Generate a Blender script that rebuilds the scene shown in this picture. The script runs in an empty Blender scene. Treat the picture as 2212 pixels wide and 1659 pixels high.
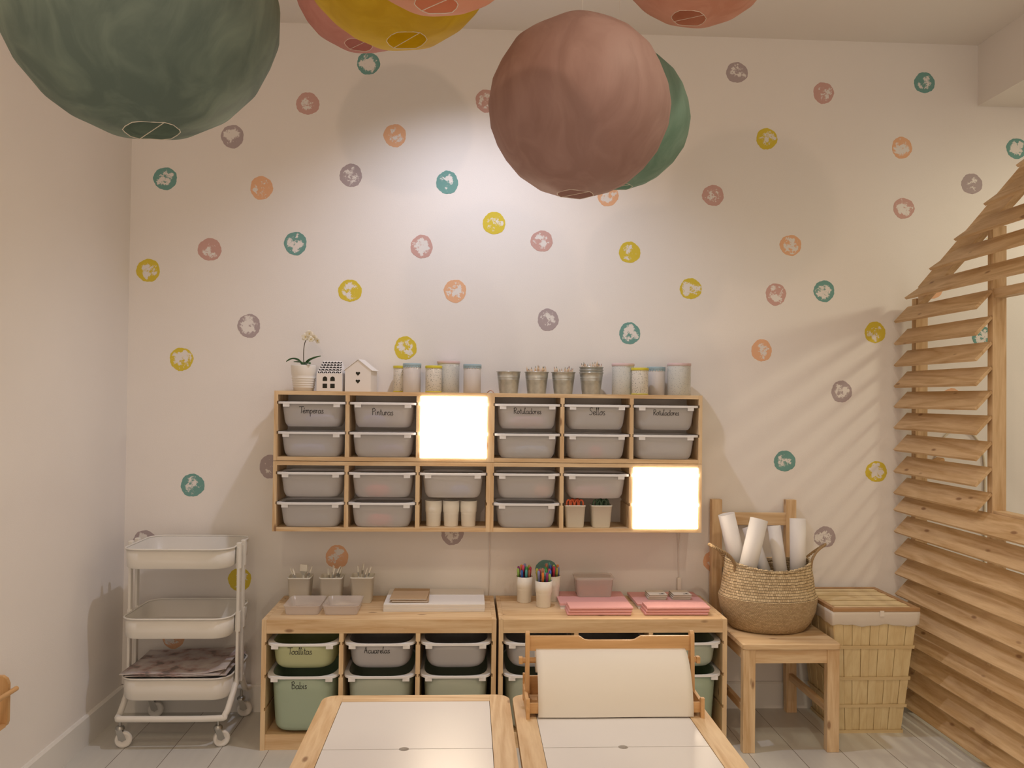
import bpy, bmesh, math, random
from mathutils import Vector, Matrix
random.seed(7)
S = bpy.context.scene
COL = S.collection
PI = math.pi

# ------------------------------------------------------------------ camera
cam_d = bpy.data.cameras.new('camera')
cam = bpy.data.objects.new('camera', cam_d)
COL.objects.link(cam)
S.camera = cam
YAW, PITCH, ROLL = 0.0506012, 0.0164378, 0.0112699
cam_d.sensor_fit = 'HORIZONTAL'
cam_d.sensor_width = 36.0
cam_d.lens = 1864.489 / 2212.0 * 36.0
cam_d.clip_start = 0.05
f = Vector((math.sin(YAW), math.cos(YAW), 0)); r = Vector((math.cos(YAW), -math.sin(YAW), 0)); u = Vector((0, 0, 1))
f, u = math.cos(PITCH) * f + math.sin(PITCH) * u, -math.sin(PITCH) * f + math.cos(PITCH) * u
r, u = math.cos(ROLL) * r + math.sin(ROLL) * u, -math.sin(ROLL) * r + math.cos(ROLL) * u
M = Matrix((r, u, -f)).transposed().to_4x4()
M.translation = Vector((-0.09934, -3.95921, 1.41884))
cam.matrix_world = M

# ------------------------------------------------------------------ world, colour management
w = bpy.data.worlds.new('world'); S.world = w; w.use_nodes = True
w.node_tree.nodes['Background'].inputs[0].default_value = (1.0, 0.81, 0.65, 1)
w.node_tree.nodes['Background'].inputs[1].default_value = 0.95
S.view_settings.view_transform = 'Standard'
S.view_settings.look = 'None'
S.view_settings.gamma = 1.0
S.view_settings.use_curve_mapping = False
S.view_settings.exposure = 0.0


def lamp(name, kind, loc, power, color, radius=0.04, target=None, angle=None, blend=0.5):
    d = bpy.data.lights.new(name, kind); d.energy = power; d.color = color
    d.shadow_soft_size = radius
    o = bpy.data.objects.new(name, d); COL.objects.link(o); o.location = loc
    if kind == 'SPOT':
        d.spot_size = math.radians(angle); d.spot_blend = blend
    if target is not None:
        o.rotation_euler = (Vector(target) - Vector(loc)).to_track_quat('-Z', 'Y').to_euler()
    return o


# wall behind the camera left out: world background added as soft warm fill
# recessed ceiling spots of the room, plus one added rear fill (all above the top of the photograph)
lamp('ceiling_spot_wall', 'SPOT', (-0.06, -0.78, 3.09), 56, (0.84, 0.86, 1.0), 0.03, (-0.06, -0.45, 1.3), 118, 0.85)
lamp('ceiling_spot_left', 'SPOT', (-0.95, -2.7, 3.09), 22, (1.0, 0.83, 0.55), 0.04, (-0.95, -2.2, 0), 140, 0.9)
lamp('ceiling_spot_right', 'SPOT', (1.1, -2.5, 3.09), 42, (1.0, 0.88, 0.65), 0.04, (1.1, -2.0, 0), 140, 0.9)
lamp('rear_fill_spot', 'SPOT', (-0.6, -4.4, 3.09), 56, (1.0, 0.68, 0.48), 0.05, (-0.9, -2.6, 1.5), 150, 0.9)  # added warm fill that brightens the room, no fixture known here
lamp('ceiling_spot_bay', 'SPOT', (3.35, -1.0, 2.79), 62, (1.0, 0.91, 0.66), 0.125, (2.7, -0.6, 0), 160, 0.6)

# ------------------------------------------------------------------ materials
MATS = {}


def nodes_of(name):
    m = bpy.data.materials.new(name); m.use_nodes = True
    nt = m.node_tree
    return m, nt, nt.nodes, nt.links, nt.nodes['Principled BSDF']


def plain(name, col, rough=0.6, metal=0.0, bump=0.0, bscale=60.0, var=0.0, vscale=6.0, trans=0.0, spec=0.5, alpha=1.0):
    if name in MATS: return MATS[name]
    m, nt, N, L, P = nodes_of(name)
    P.inputs['Base Color'].default_value = (*col, 1)
    P.inputs['Roughness'].default_value = rough
    P.inputs['Metallic'].default_value = metal
    P.inputs['Specular IOR Level'].default_value = spec
    P.inputs['Transmission Weight'].default_value = trans
    P.inputs['Alpha'].default_value = alpha
    tc = N.new('ShaderNodeTexCoord')
    if var > 0:
        n = N.new('ShaderNodeTexNoise'); n.inputs['Scale'].default_value = vscale; n.inputs['Detail'].default_value = 4
        L.new(tc.outputs['Object'], n.inputs['Vector'])
        mr = N.new('ShaderNodeMapRange'); mr.inputs[1].default_value = .3; mr.inputs[2].default_value = .7
        mr.inputs[3].default_value = 1 - var; mr.inputs[4].default_value = 1 + var
        L.new(n.outputs['Fac'], mr.inputs[0])
        mx = N.new('ShaderNodeVectorMath'); mx.operation = 'SCALE'; mx.inputs[0].default_value = col
        L.new(mr.outputs[0], mx.inputs['Scale']); L.new(mx.outputs[0], P.inputs['Base Color'])
    if bump > 0:
        n = N.new('ShaderNodeTexNoise'); n.inputs['Scale'].default_value = bscale; n.inputs['Detail'].default_value = 3
        L.new(tc.outputs['Object'], n.inputs['Vector'])
        b = N.new('ShaderNodeBump'); b.inputs['Strength'].default_value = bump; b.inputs['Distance'].default_value = 0.002
        L.new(n.outputs['Fac'], b.inputs['Height']); L.new(b.outputs[0], P.inputs['Normal'])
    MATS[name] = m
    return m


def pine(axis, light=(0.78, 0.59, 0.365), dark=(0.60, 0.39, 0.20), knot=True, name='pine'):
    key = name + '_' + axis
    if key in MATS: return MATS[key]
    m, nt, N, L, P = nodes_of(key)
    P.inputs['Roughness'].default_value = 0.5
    P.inputs['Specular IOR Level'].default_value = 0.35
    tc = N.new('ShaderNodeTexCoord'); oi = N.new('ShaderNodeObjectInfo')
    off = N.new('ShaderNodeVectorMath'); off.operation = 'SCALE'; off.inputs[0].default_value = (13.7, 7.3, 9.1)
    L.new(oi.outputs['Random'], off.inputs['Scale'])
    add = N.new('ShaderNodeVectorMath'); add.operation = 'ADD'
    L.new(tc.outputs['Object'], add.inputs[0]); L.new(off.outputs[0], add.inputs[1])
    mp = N.new('ShaderNodeMapping')
    sc = {'x': (0.09, 1, 1), 'y': (1, 0.09, 1), 'z': (1, 1, 0.09)}[axis]
    mp.inputs['Scale'].default_value = sc
    L.new(add.outputs[0], mp.inputs['Vector'])
    n1 = N.new('ShaderNodeTexNoise'); n1.inputs['Scale'].default_value = 13; n1.inputs['Detail'].default_value = 2
    n1.inputs['Distortion'].default_value = 0.6
    L.new(mp.outputs[0], n1.inputs['Vector'])
    ml = N.new('ShaderNodeMath'); ml.operation = 'MULTIPLY'; ml.inputs[1].default_value = 9
    L.new(n1.outputs['Fac'], ml.inputs[0])
    fr = N.new('ShaderNodeMath'); fr.operation = 'PINGPONG'; fr.inputs[1].default_value = 1.0
    L.new(ml.outputs[0], fr.inputs[0])
    n2 = N.new('ShaderNodeTexNoise'); n2.inputs['Scale'].default_value = 160; n2.inputs['Detail'].default_value = 3
    L.new(mp.outputs[0], n2.inputs['Vector'])
    mixf = N.new('ShaderNodeMath'); mixf.operation = 'MULTIPLY_ADD'; mixf.inputs[1].default_value = 0.7
    L.new(n2.outputs['Fac'], mixf.inputs[0]); fs_ = N.new('ShaderNodeMath'); fs_.operation = 'MULTIPLY'; fs_.inputs[1].default_value = 0.55; L.new(fr.outputs[0], fs_.inputs[0]); L.new(fs_.outputs[0], mixf.inputs[2])
    rp = N.new('ShaderNodeValToRGB')
    rp.color_ramp.elements[0].position = 0.30; rp.color_ramp.elements[0].color = (*light, 1)
    rp.color_ramp.elements[1].position = 1.0; rp.color_ramp.elements[1].color = (*dark, 1)
    L.new(mixf.outputs[0], rp.inputs[0])
    colout = rp.outputs[0]
    if knot:
        mk = N.new('ShaderNodeMapping'); mk.inputs['Scale'].default_value = {'x': (2.2, 5.5, 5.5), 'y': (5.5, 2.2, 5.5), 'z': (5.5, 5.5, 2.2)}[axis]
        L.new(add.outputs[0], mk.inputs['Vector'])
        vo = N.new('ShaderNodeTexVoronoi'); vo.inputs['Scale'].default_value = 2.4
        L.new(mk.outputs[0], vo.inputs['Vector'])
        r2 = N.new('ShaderNodeValToRGB'); r2.color_ramp.elements[0].position = 0.06
        r2.color_ramp.elements[0].color = (0.75, 0.75, 0.75, 1); r2.color_ramp.elements[1].position = 0.125; r2.color_ramp.elements[1].color = (0, 0, 0, 1)
        L.new(vo.outputs['Distance'], r2.inputs[0])
        mx = N.new('ShaderNodeMix'); mx.data_type = 'RGBA'
        L.new(r2.outputs[0], mx.inputs['Factor']); L.new(colout, mx.inputs['A'])
        mx.inputs['B'].default_value = (0.20, 0.085, 0.035, 1)
        colout = mx.outputs['Result']
    L.new(colout, P.inputs['Base Color'])
    b = N.new('ShaderNodeBump'); b.inputs['Strength'].default_value = 0.12; b.inputs['Distance'].default_value = 0.001
    L.new(n2.outputs['Fac'], b.inputs['Height']); L.new(b.outputs[0], P.inputs['Normal'])
    MATS[key] = m
    return m


def plastic(name, col, t=0.28, rough=0.45):
    """milky translucent plastic: diffuse + translucent + blurred see-through"""
    if name in MATS: return MATS[name]
    m, nt, N, L, P = nodes_of(name)
    P.inputs['Base Color'].default_value = (*col, 1); P.inputs['Roughness'].default_value = 0.35
    tr = N.new('ShaderNodeBsdfTranslucent'); tr.inputs['Color'].default_value = (*col, 1)
    rf = N.new('ShaderNodeBsdfRefraction'); rf.inputs['IOR'].default_value = 1.08; rf.inputs['Roughness'].default_value = rough
    rf.inputs['Color'].default_value = (*[min(1, c * 1.15) for c in col], 1)
    m1 = N.new('ShaderNodeMixShader'); m1.inputs[0].default_value = 0.3
    L.new(P.outputs[0], m1.inputs[1]); L.new(tr.outputs[0], m1.inputs[2])
    m2 = N.new('ShaderNodeMixShader'); m2.inputs[0].default_value = t
    L.new(m1.outputs[0], m2.inputs[1]); L.new(rf.outputs[0], m2.inputs[2])
    L.new(m2.outputs[0], N['Material Output'].inputs['Surface'])
    MATS[name] = m
    return m


def clear_plastic(name, col, t=0.6):
    if name in MATS: return MATS[name]
    m, nt, N, L, P = nodes_of(name)
    P.inputs['Base Color'].default_value = (*col, 1); P.inputs['Roughness'].default_value = 0.2
    tr = N.new('ShaderNodeBsdfTransparent'); tr.inputs[0].default_value = (0.96, 0.95, 0.94, 1)
    m2 = N.new('ShaderNodeMixShader'); m2.inputs[0].default_value = t
    L.new(P.outputs[0], m2.inputs[1]); L.new(tr.outputs[0], m2.inputs[2])
    L.new(m2.outputs[0], N['Material Output'].inputs['Surface'])
    MATS[name] = m
    return m


def lantern_mat(name, col, col2, tint=0.35):
    if name in MATS: return MATS[name]
    m, nt, N, L, P = nodes_of(name)
    tc = N.new('ShaderNodeTexCoord')
    mp = N.new('ShaderNodeMapping'); mp.inputs['Scale'].default_value = (9, 9, 2.6)
    L.new(tc.outputs['Object'], mp.inputs['Vector'])
    n = N.new('ShaderNodeTexNoise'); n.inputs['Scale'].default_value = 1.6; n.inputs['Detail'].default_value = 5; n.inputs['Distortion'].default_value = 1.2
    L.new(mp.outputs[0], n.inputs['Vector'])
    n3 = N.new('ShaderNodeTexNoise'); n3.inputs['Scale'].default_value = 5; n3.inputs['Detail'].default_value = 2
    L.new(tc.outputs['Object'], n3.inputs['Vector'])
    a = N.new('ShaderNodeMath'); a.operation = 'ADD'; L.new(n.outputs['Fac'], a.inputs[0]); L.new(n3.outputs['Fac'], a.inputs[1])
    rp = N.new('ShaderNodeValToRGB'); rp.color_ramp.elements[0].position = .75; rp.color_ramp.elements[1].position = 1.25
    mr = N.new('ShaderNodeMapRange'); mr.inputs[1].default_value = .8; mr.inputs[2].default_value = 1.2
    L.new(a.outputs[0], mr.inputs[0])
    mx = N.new('ShaderNodeMix'); mx.data_type = 'RGBA'
    mx.inputs['A'].default_value = (*col, 1); mx.inputs['B'].default_value = (*col2, 1)
    L.new(mr.outputs[0], mx.inputs['Factor'])
    L.new(mx.outputs['Result'], P.inputs['Base Color'])
    P.inputs['Roughness'].default_value = 0.6
    tr = N.new('ShaderNodeBsdfTranslucent'); L.new(mx.outputs['Result'], tr.inputs['Color'])
    m1 = N.new('ShaderNodeMixShader'); m1.inputs[0].default_value = tint
    L.new(P.outputs[0], m1.inputs[1]); L.new(tr.outputs[0], m1.inputs[2])
    L.new(m1.outputs[0], N['Material Output'].inputs['Surface'])
    b = N.new('ShaderNodeBump'); b.inputs['Strength'].default_value = 0.35; b.inputs['Distance'].default_value = 0.006
    L.new(n.outputs['Fac'], b.inputs['Height']); L.new(b.outputs[0], P.inputs['Normal'])
    MATS[name] = m
    return m


WALLC = (0.83, 0.80, 0.77)


def dot_mat(name, col, seed):
    """sponge-stamped paint: solid rim, patchy middle where the wall shows"""
    key = name + str(seed)
    if key in MATS: return MATS[key]
    m, nt, N, L, P = nodes_of('stamp_' + key)
    tc = N.new('ShaderNodeTexCoord')
    n = N.new('ShaderNodeTexNoise'); n.noise_dimensions = '4D'; n.inputs['W'].default_value = seed * 3.1
    n.inputs['Scale'].default_value = 24; n.inputs['Detail'].default_value = 5; n.inputs['Roughness'].default_value = .75
    L.new(tc.outputs['Object'], n.inputs['Vector'])
    at = N.new('ShaderNodeAttribute'); at.attribute_name = 'core'
    ad = N.new('ShaderNodeMath'); ad.operation = 'MULTIPLY_ADD'; ad.inputs[1].default_value = 0.20
    L.new(at.outputs['Fac'], ad.inputs[0]); L.new(n.outputs['Fac'], ad.inputs[2])
    rp = N.new('ShaderNodeValToRGB'); k_ = .63 + .06 * ((seed * 7) % 5) / 4; rp.color_ramp.elements[0].position = k_; rp.color_ramp.elements[1].position = k_ + .05
    L.new(ad.outputs[0], rp.inputs[0])
    mx = N.new('ShaderNodeMix'); mx.data_type = 'RGBA'
    mx.inputs['A'].default_value = (*col, 1); mx.inputs['B'].default_value = (WALLC[0] * .95, WALLC[1] * .95, WALLC[2] * .95, 1)
    L.new(rp.outputs[0], mx.inputs['Factor']); L.new(mx.outputs['Result'], P.inputs['Base Color'])
    P.inputs['Roughness'].default_value = 0.8
    MATS[key] = m
    return m


# ------------------------------------------------------------------ mesh helpers
class MB:
    def __init__(self):
        self.v = []; self.f = []; self.m = []; self.sm = []

    def add(self, vs, fs, mi=0, smooth=False):
        o = len(self.v)
        self.v += [tuple(p) for p in vs]
        for q in fs:
            self.f.append(tuple(i + o for i in q)); self.m.append(mi); self.sm.append(smooth)
        return self

    def box(self, x0, x1, y0, y1, z0, z1, mi=0, bev=0.0, mat=None):
        if bev <= 0:
            vs = [(x, y, z) for z in (z0, z1) for y in (y0, y1) for x in (x0, x1)]
            fs = [(0, 2, 3, 1), (4, 5, 7, 6), (0, 1, 5, 4), (2, 6, 7, 3), (0, 4, 6, 2), (1, 3, 7, 5)]
        else:
            bm = bmesh.new(); bmesh.ops.create_cube(bm, size=1)
            for v in bm.verts:
                v.co = ((x0 + x1) / 2 + v.co.x * (x1 - x0), (y0 + y1) / 2 + v.co.y * (y1 - y0), (z0 + z1) / 2 + v.co.z * (z1 - z0))
            bmesh.ops.bevel(bm, geom=bm.edges[:], offset=bev, segments=2, affect='EDGES', profile=0.6)
            bm.verts.index_update()
            vs = [v.co.copy() for v in bm.verts]; fs = [tuple(v.index for v in q.verts) for q in bm.faces]; bm.free()
        if mat is not None: vs = [mat @ Vector(p) for p in vs]
        return self.add(vs, fs, mi)

    def loft(self, rings, mi=0, smooth=True, cap0=False, cap1=False, closed=True):
        n = len(rings[0]); vs = [p for rg in rings for p in rg]; fs = []
        for k in range(len(rings) - 1):
            for i in range(n if closed else n - 1):
                j = (i + 1) % n
                fs.append((k * n + i, k * n + j, (k + 1) * n + j, (k + 1) * n + i))
        self.add(vs, fs, mi, smooth)
        if cap0: self.add(rings[0], [tuple(reversed(range(n)))], mi)
        if cap1: self.add(rings[-1], [tuple(range(n))], mi)
        return self

    def lathe(self, prof, cx=0, cy=0, cz=0, n=32, mi=0, cap0=True, cap1=True, mat=None, smooth=True):
        rings = []
        for (rr, z) in prof:
            rg = [Vector((cx + rr * math.cos(2 * PI * i / n), cy + rr * math.sin(2 * PI * i / n), cz + z)) for i in range(n)]
            if mat is not None: rg = [mat @ p for p in rg]
            rings.append(rg)
        return self.loft(rings, mi, smooth, cap0, cap1)

    def tube(self, pts, rad, n=8, mi=0, caps=True, closed=False):
        pts = [Vector(p) for p in pts]; rings = []
        N_ = len(pts); prev = None
        for i, p in enumerate(pts):
            if closed: t = (pts[(i + 1) % N_] - pts[i - 1]).normalized()
            else: t = (pts[min(i + 1, N_ - 1)] - pts[max(i - 1, 0)]).normalized()
            if prev is None:
                a = Vector((0, 0, 1)) if abs(t.z) < .9 else Vector((1, 0, 0))
                x = t.cross(a).normalized()
            else:
                x = (prev - t * prev.dot(t)).normalized()
            prev = x; y = t.cross(x)
            rr = rad[i] if isinstance(rad, (list, tuple)) else rad
            rings.append([p + (x * math.cos(2 * PI * k / n) + y * math.sin(2 * PI * k / n)) * rr for k in range(n)])
        if closed: rings.append(rings[0])
        return self.loft(rings, mi, True, caps and not closed, caps and not closed)

    def prism(self, poly, axis, a, b, mi=0):
        """polygon in the plane normal to axis, extruded from a to b"""
        def P(p, t):
            return {'x': (t, p[0], p[1]), 'y': (p[0], t, p[1]), 'z': (p[0], p[1], t)}[axis]
        n = len(poly)
        vs = [P(p, a) for p in poly] + [P(p, b) for p in poly]
        fs = [tuple(range(n)), tuple(reversed(range(n, 2 * n)))] + [(i, (i + 1) % n + 0, (i + 1) % n + n, i + n) for i in range(n)]
        return self.add(vs, fs, mi)

    def build(self, name, mats, parent=None, loc=None, rot=None, normals=True):
        me = bpy.data.meshes.new(name)
        me.from_pydata(self.v, [], self.f)
        if not isinstance(mats, (list, tuple)): mats = [mats]
        for m_ in mats: me.materials.append(m_)
        for p, mi, s in zip(me.polygons, self.m, self.sm):
            p.material_index = mi; p.use_smooth = s
        if normals:
            bm = bmesh.new(); bm.from_mesh(me); bmesh.ops.recalc_face_normals(bm, faces=bm.faces[:]); bm.to_mesh(me); bm.free()
        o = bpy.data.objects.new(name, me); COL.objects.link(o)
        if parent: o.parent = parent
        if loc is not None: o.location = loc
        if rot is not None: o.rotation_euler = rot
        return o


def tag(o, label=None, cat=None, group=None, kind=None):
    if label: o['label'] = label
    if cat: o['category'] = cat
    if group: o['group'] = group
    if kind: o['kind'] = kind
    return o


def empty(name, loc, label=None, cat=None, group=None, rz=0):
    o = bpy.data.objects.new(name, None); COL.objects.link(o)
    o.empty_display_size = 0.05; o.location = loc; o.rotation_euler = (0, 0, rz)
    return tag(o, label, cat, group)


def dup(o, parent=None):
    c = o.copy(); COL.objects.link(c); c.parent = parent
    for ch in [x for x in o.children]: dup(ch, c)
    return c


def rrect(hw, hd, rad, z, n=6, cx=0, cy=0):
    pts = []
    for (sx, sy, a0) in ((1, 1, 0), (-1, 1, 90), (-1, -1, 180), (1, -1, 270)):
        for k in range(n + 1):
            a = math.radians(a0 + 90 * k / n)
            pts.append(Vector((cx + sx * (hw - rad) + rad * math.cos(a), cy + sy * (hd - rad) + rad * math.sin(a), z)))
    return pts


def catmull(pts, n=6, closed=False):
    P = [Vector(p) for p in pts]
    out = []; L_ = len(P)
    rng = range(L_) if closed else range(L_ - 1)
    for i in rng:
        if closed: p0, p1, p2, p3 = P[i - 1], P[i], P[(i + 1) % L_], P[(i + 2) % L_]
        else: p0, p1, p2, p3 = P[max(i - 1, 0)], P[i], P[i + 1], P[min(i + 2, L_ - 1)]
        for k in range(n):
            t = k / n
            out.append(0.5 * ((2 * p1) + (p2 - p0) * t + (2 * p0 - 5 * p1 + 4 * p2 - p3) * t * t + (3 * p1 - p0 - 3 * p2 + p3) * t ** 3))
    if not closed: out.append(P[-1])
    return out


def shell(mb, rings_out, th, mi=0, bottom=True):
    """open-topped vessel from outer rings (bottom to top) with wall thickness th (inner rings shrunk about ring centre)"""
    inner = []
    for k, rg in enumerate(rings_out):
        c = sum(rg, Vector()) / len(rg)
        ri = []
        for p in rg:
            d = Vector((p.x - c.x, p.y - c.y, 0)); l = d.length
            q = p - d * (th / max(l, 1e-6)); ri.append(q)
        inner.append(ri)
    z0 = rings_out[0][0].z
    inner[0] = [Vector((p.x, p.y, p.z + th)) for p in inner[0]]
    mb.loft(rings_out + list(reversed(inner)), mi, True, cap0=True, cap1=True)
    return mb


# ------------------------------------------------------------------ setting
wall_m = plain('wall_paint', WALLC, 0.85, bump=0.15, bscale=220, var=0.012, vscale=2.5)
ceil_m = plain('ceiling_paint', (0.80, 0.76, 0.72), 0.9)
base_m = plain('baseboard_paint', (0.80, 0.79, 0.76), 0.5)

DOTC = dict(teal=(0.16, 0.35, 0.32), rose=(0.60, 0.37, 0.33), peach=(0.80, 0.47, 0.28), lilac=(0.43, 0.36, 0.37), yellow=(0.68, 0.54, 0.05))
XL = -1.629
DOTS = [
    (-0.574, 2.945, 'teal', 0.052),
    (-1.478, 2.393, 'teal', 0.052),
    (-0.207, 2.406, 'teal', 0.052),
    (-0.892, 2.111, 'teal', 0.052),
    (-1.333, 1.011, 'teal', 0.052),
    (0.644, 1.725, 'teal', 0.05),
    (1.561, 1.937, 'teal', 0.05),
    (2.04, 2.934, 'teal', 0.05),
    (2.491, 2.633, 'teal', 0.05),
    (1.378, 1.14, 'teal', 0.05),
    (2.325, 1.735, 'teal', 0.05),
    (0.268, 0.631, 'teal', 0.05),
    (-0.846, 2.752, 'rose', 0.052),
    (-0.031, 2.788, 'rose', 0.052),
    (-1.275, 2.076, 'rose', 0.052),
    (-0.32, 2.108, 'rose', 0.052),
    (0.231, 2.145, 'rose', 0.05),
    (1.03, 2.375, 'rose', 0.05),
    (1.331, 1.918, 'rose', 0.05),
    (1.553, 2.871, 'rose', 0.05),
    (1.942, 2.335, 'rose', 0.05),
    (-0.449, 2.616, 'peach', 0.052),
    (-1.048, 2.361, 'peach', 0.052),
    (-0.165, 1.907, 'peach', 0.052),
    (0.536, 2.364, 'peach', 0.05),
    (1.932, 2.622, 'peach', 0.05),
    (-0.684, 0.691, 'peach', 0.052),
    (1.265, 1.655, 'peach', 0.05),
    (1.4, 2.149, 'peach', 0.05),
    (1.047, 0.675, 'peach', 0.05),
    (-1.405, 0.333, 'peach', 0.052),
    (2.176, 1.438, 'peach', 0.05),
    (2.084, 1.961, 'peach', 0.05),
    (-1.182, 2.592, 'lilac', 0.052),
    (-0.646, 2.428, 'lilac', 0.052),
    (-1.094, 1.733, 'lilac', 0.052),
    (0.264, 1.782, 'lilac', 0.05),
    (1.139, 2.955, 'lilac', 0.05),
    (1.647, 1.467, 'lilac', 0.05),
    (2.272, 2.459, 'lilac', 0.05),
    (-1.539, 0.757, 'lilac', 0.052),
    (-0.164, 0.799, 'lilac', 0.052),
    (-0.987, 1.097, 'lilac', 0.052),
    (1.571, 0.788, 'lilac', 0.05),
    (-1.546, 1.976, 'yellow', 0.052),
    (-1.392, 1.578, 'yellow', 0.052),
    (-0.643, 1.9, 'yellow', 0.052),
    (0.01, 2.223, 'yellow', 0.052),
    (-0.388, 1.642, 'yellow', 0.052),
    (0.64, 2.101, 'yellow', 0.05),
    (0.928, 1.937, 'yellow', 0.05),
    (1.283, 2.647, 'yellow', 0.05),
    (1.806, 1.747, 'yellow', 0.05),
    (1.815, 1.094, 'yellow', 0.05),
    (-1.117, 0.588, 'yellow', 0.052),
    (2.354, 2.197, 'yellow', 0.05),
]
mb = MB(); mb.box(XL - .12, 4.5, 0, .12, -.05, 3.3)
mats = [wall_m]
core = [0.0] * len(mb.v)
for i, (x, z, c, rad) in enumerate(DOTS):
    rnd = random.Random(i * 17 + 3)
    mats.append(dot_mat(c, DOTC[c], i))
    n = 56; ph = rnd.random() * 6; e = 1 + rnd.uniform(-.04, .04)
    def pt(a, k, y):
        rr = rad * k * (1 + .022 * math.sin(3 * a + ph) + .016 * math.sin(7 * a + 2 * ph) + .012 * math.sin(17 * a + ph) + rnd.uniform(-.012, .012) * (k > .9))
        return Vector((x + rr * math.cos(a) * e, y, z + rr * math.sin(a) / e))
    rings = [[pt(2 * PI * j / n, k, yy) for j in range(n)] for (k, yy) in ((1.0, -.0001), (.99, -.0008), (.78, -.0008), (.5, -.0008), (.25, -.0008), (.02, -.0008))]
    mb.loft(rings, i + 1, False)
    for cv in (0.0, 0.0, .55, 1.0, 1.0, 1.0): core += [cv] * n
wb = mb.build('wall_back', mats, normals=False)
at = wb.data.attributes.new('core', 'FLOAT', 'POINT')
at.data.foreach_set('value', core)
tag(wb, kind='structure')
tag(MB().box(XL - .12, XL, -5.6, 0, -.05, 3.3).build('wall_left', wall_m), kind='structure')
tag(MB().box(4.5, 4.62, -5.6, .12, -.05, 3.3).build('wall_right', wall_m), kind='structure')
tag(MB().box(XL - .12, 4.62, -5.72, .12, 3.12, 3.3).build('ceiling', ceil_m), kind='structure')
tag(MB().box(2.30, 4.5, -5.6, 0, 2.83, 3.12).build('trim_1', ceil_m), kind='structure')
# baseboards
BBH = 0.121
prof = [(-.0, 0), (-.014, 0), (-.014, BBH - .008), (-.008, BBH), (0, BBH)]
tag(MB().prism([(y, z) for y, z in prof], 'x', XL, 4.5).build('baseboard_back', base_m), kind='structure')
tag(MB().prism([(XL - y, z) for y, z in prof], 'y', -5.6, 0).build('baseboard_left', base_m), kind='structure')
# floor: pale painted boards running towards the wall
m, nt, N, L, P = nodes_of('floorboards')
tc = N.new('ShaderNodeTexCoord'); mp = N.new('ShaderNodeMapping'); mp.inputs['Rotation'].default_value = (0, 0, PI / 2)
mp.inputs['Location'].default_value = (0.1, -0.0835, 0)
L.new(tc.outputs['Object'], mp.inputs['Vector'])
bk = N.new('ShaderNodeTexBrick'); bk.inputs['Scale'].default_value = 1; bk.inputs['Brick Width'].default_value = 1.38
bk.inputs['Row Height'].default_value = 0.1925; bk.inputs['Mortar Size'].default_value = 0.0013; bk.offset = 0.37
bk.inputs['Color1'].default_value = (0.66, 0.65, 0.61, 1); bk.inputs['Color2'].default_value = (0.61, 0.60, 0.56, 1); bk.inputs['Mortar'].default_value = (0.16, 0.13, 0.1, 1)
L.new(mp.outputs[0], bk.inputs['Vector'])
n = N.new('ShaderNodeTexNoise'); n.inputs['Scale'].default_value = 7; n.inputs['Detail'].default_value = 5
m2 = N.new('ShaderNodeMapping'); m2.inputs['Scale'].default_value = (6, .5, 1); L.new(tc.outputs['Object'], m2.inputs['Vector']); L.new(m2.outputs[0], n.inputs['Vector'])
mr = N.new('ShaderNodeMapRange'); mr.inputs[3].default_value = .94; mr.inputs[4].default_value = 1.06; L.new(n.outputs['Fac'], mr.inputs[0])
vm = N.new('ShaderNodeVectorMath'); vm.operation = 'SCALE'; L.new(bk.outputs['Color'], vm.inputs[0]); L.new(mr.outputs[0], vm.inputs['Scale'])
L.new(vm.outputs[0], P.inputs['Base Color']); P.inputs['Roughness'].default_value = 0.42
b = N.new('ShaderNodeBump'); b.inputs['Strength'].default_value = .4; b.inputs['Distance'].default_value = .002; b.invert = True
L.new(bk.outputs['Fac'], b.inputs['Height']); L.new(b.outputs[0], P.inputs['Normal'])
tag(MB().box(XL - .12, 4.62, -5.72, .12, -.1, 0).build('floor', m), kind='structure')

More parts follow.
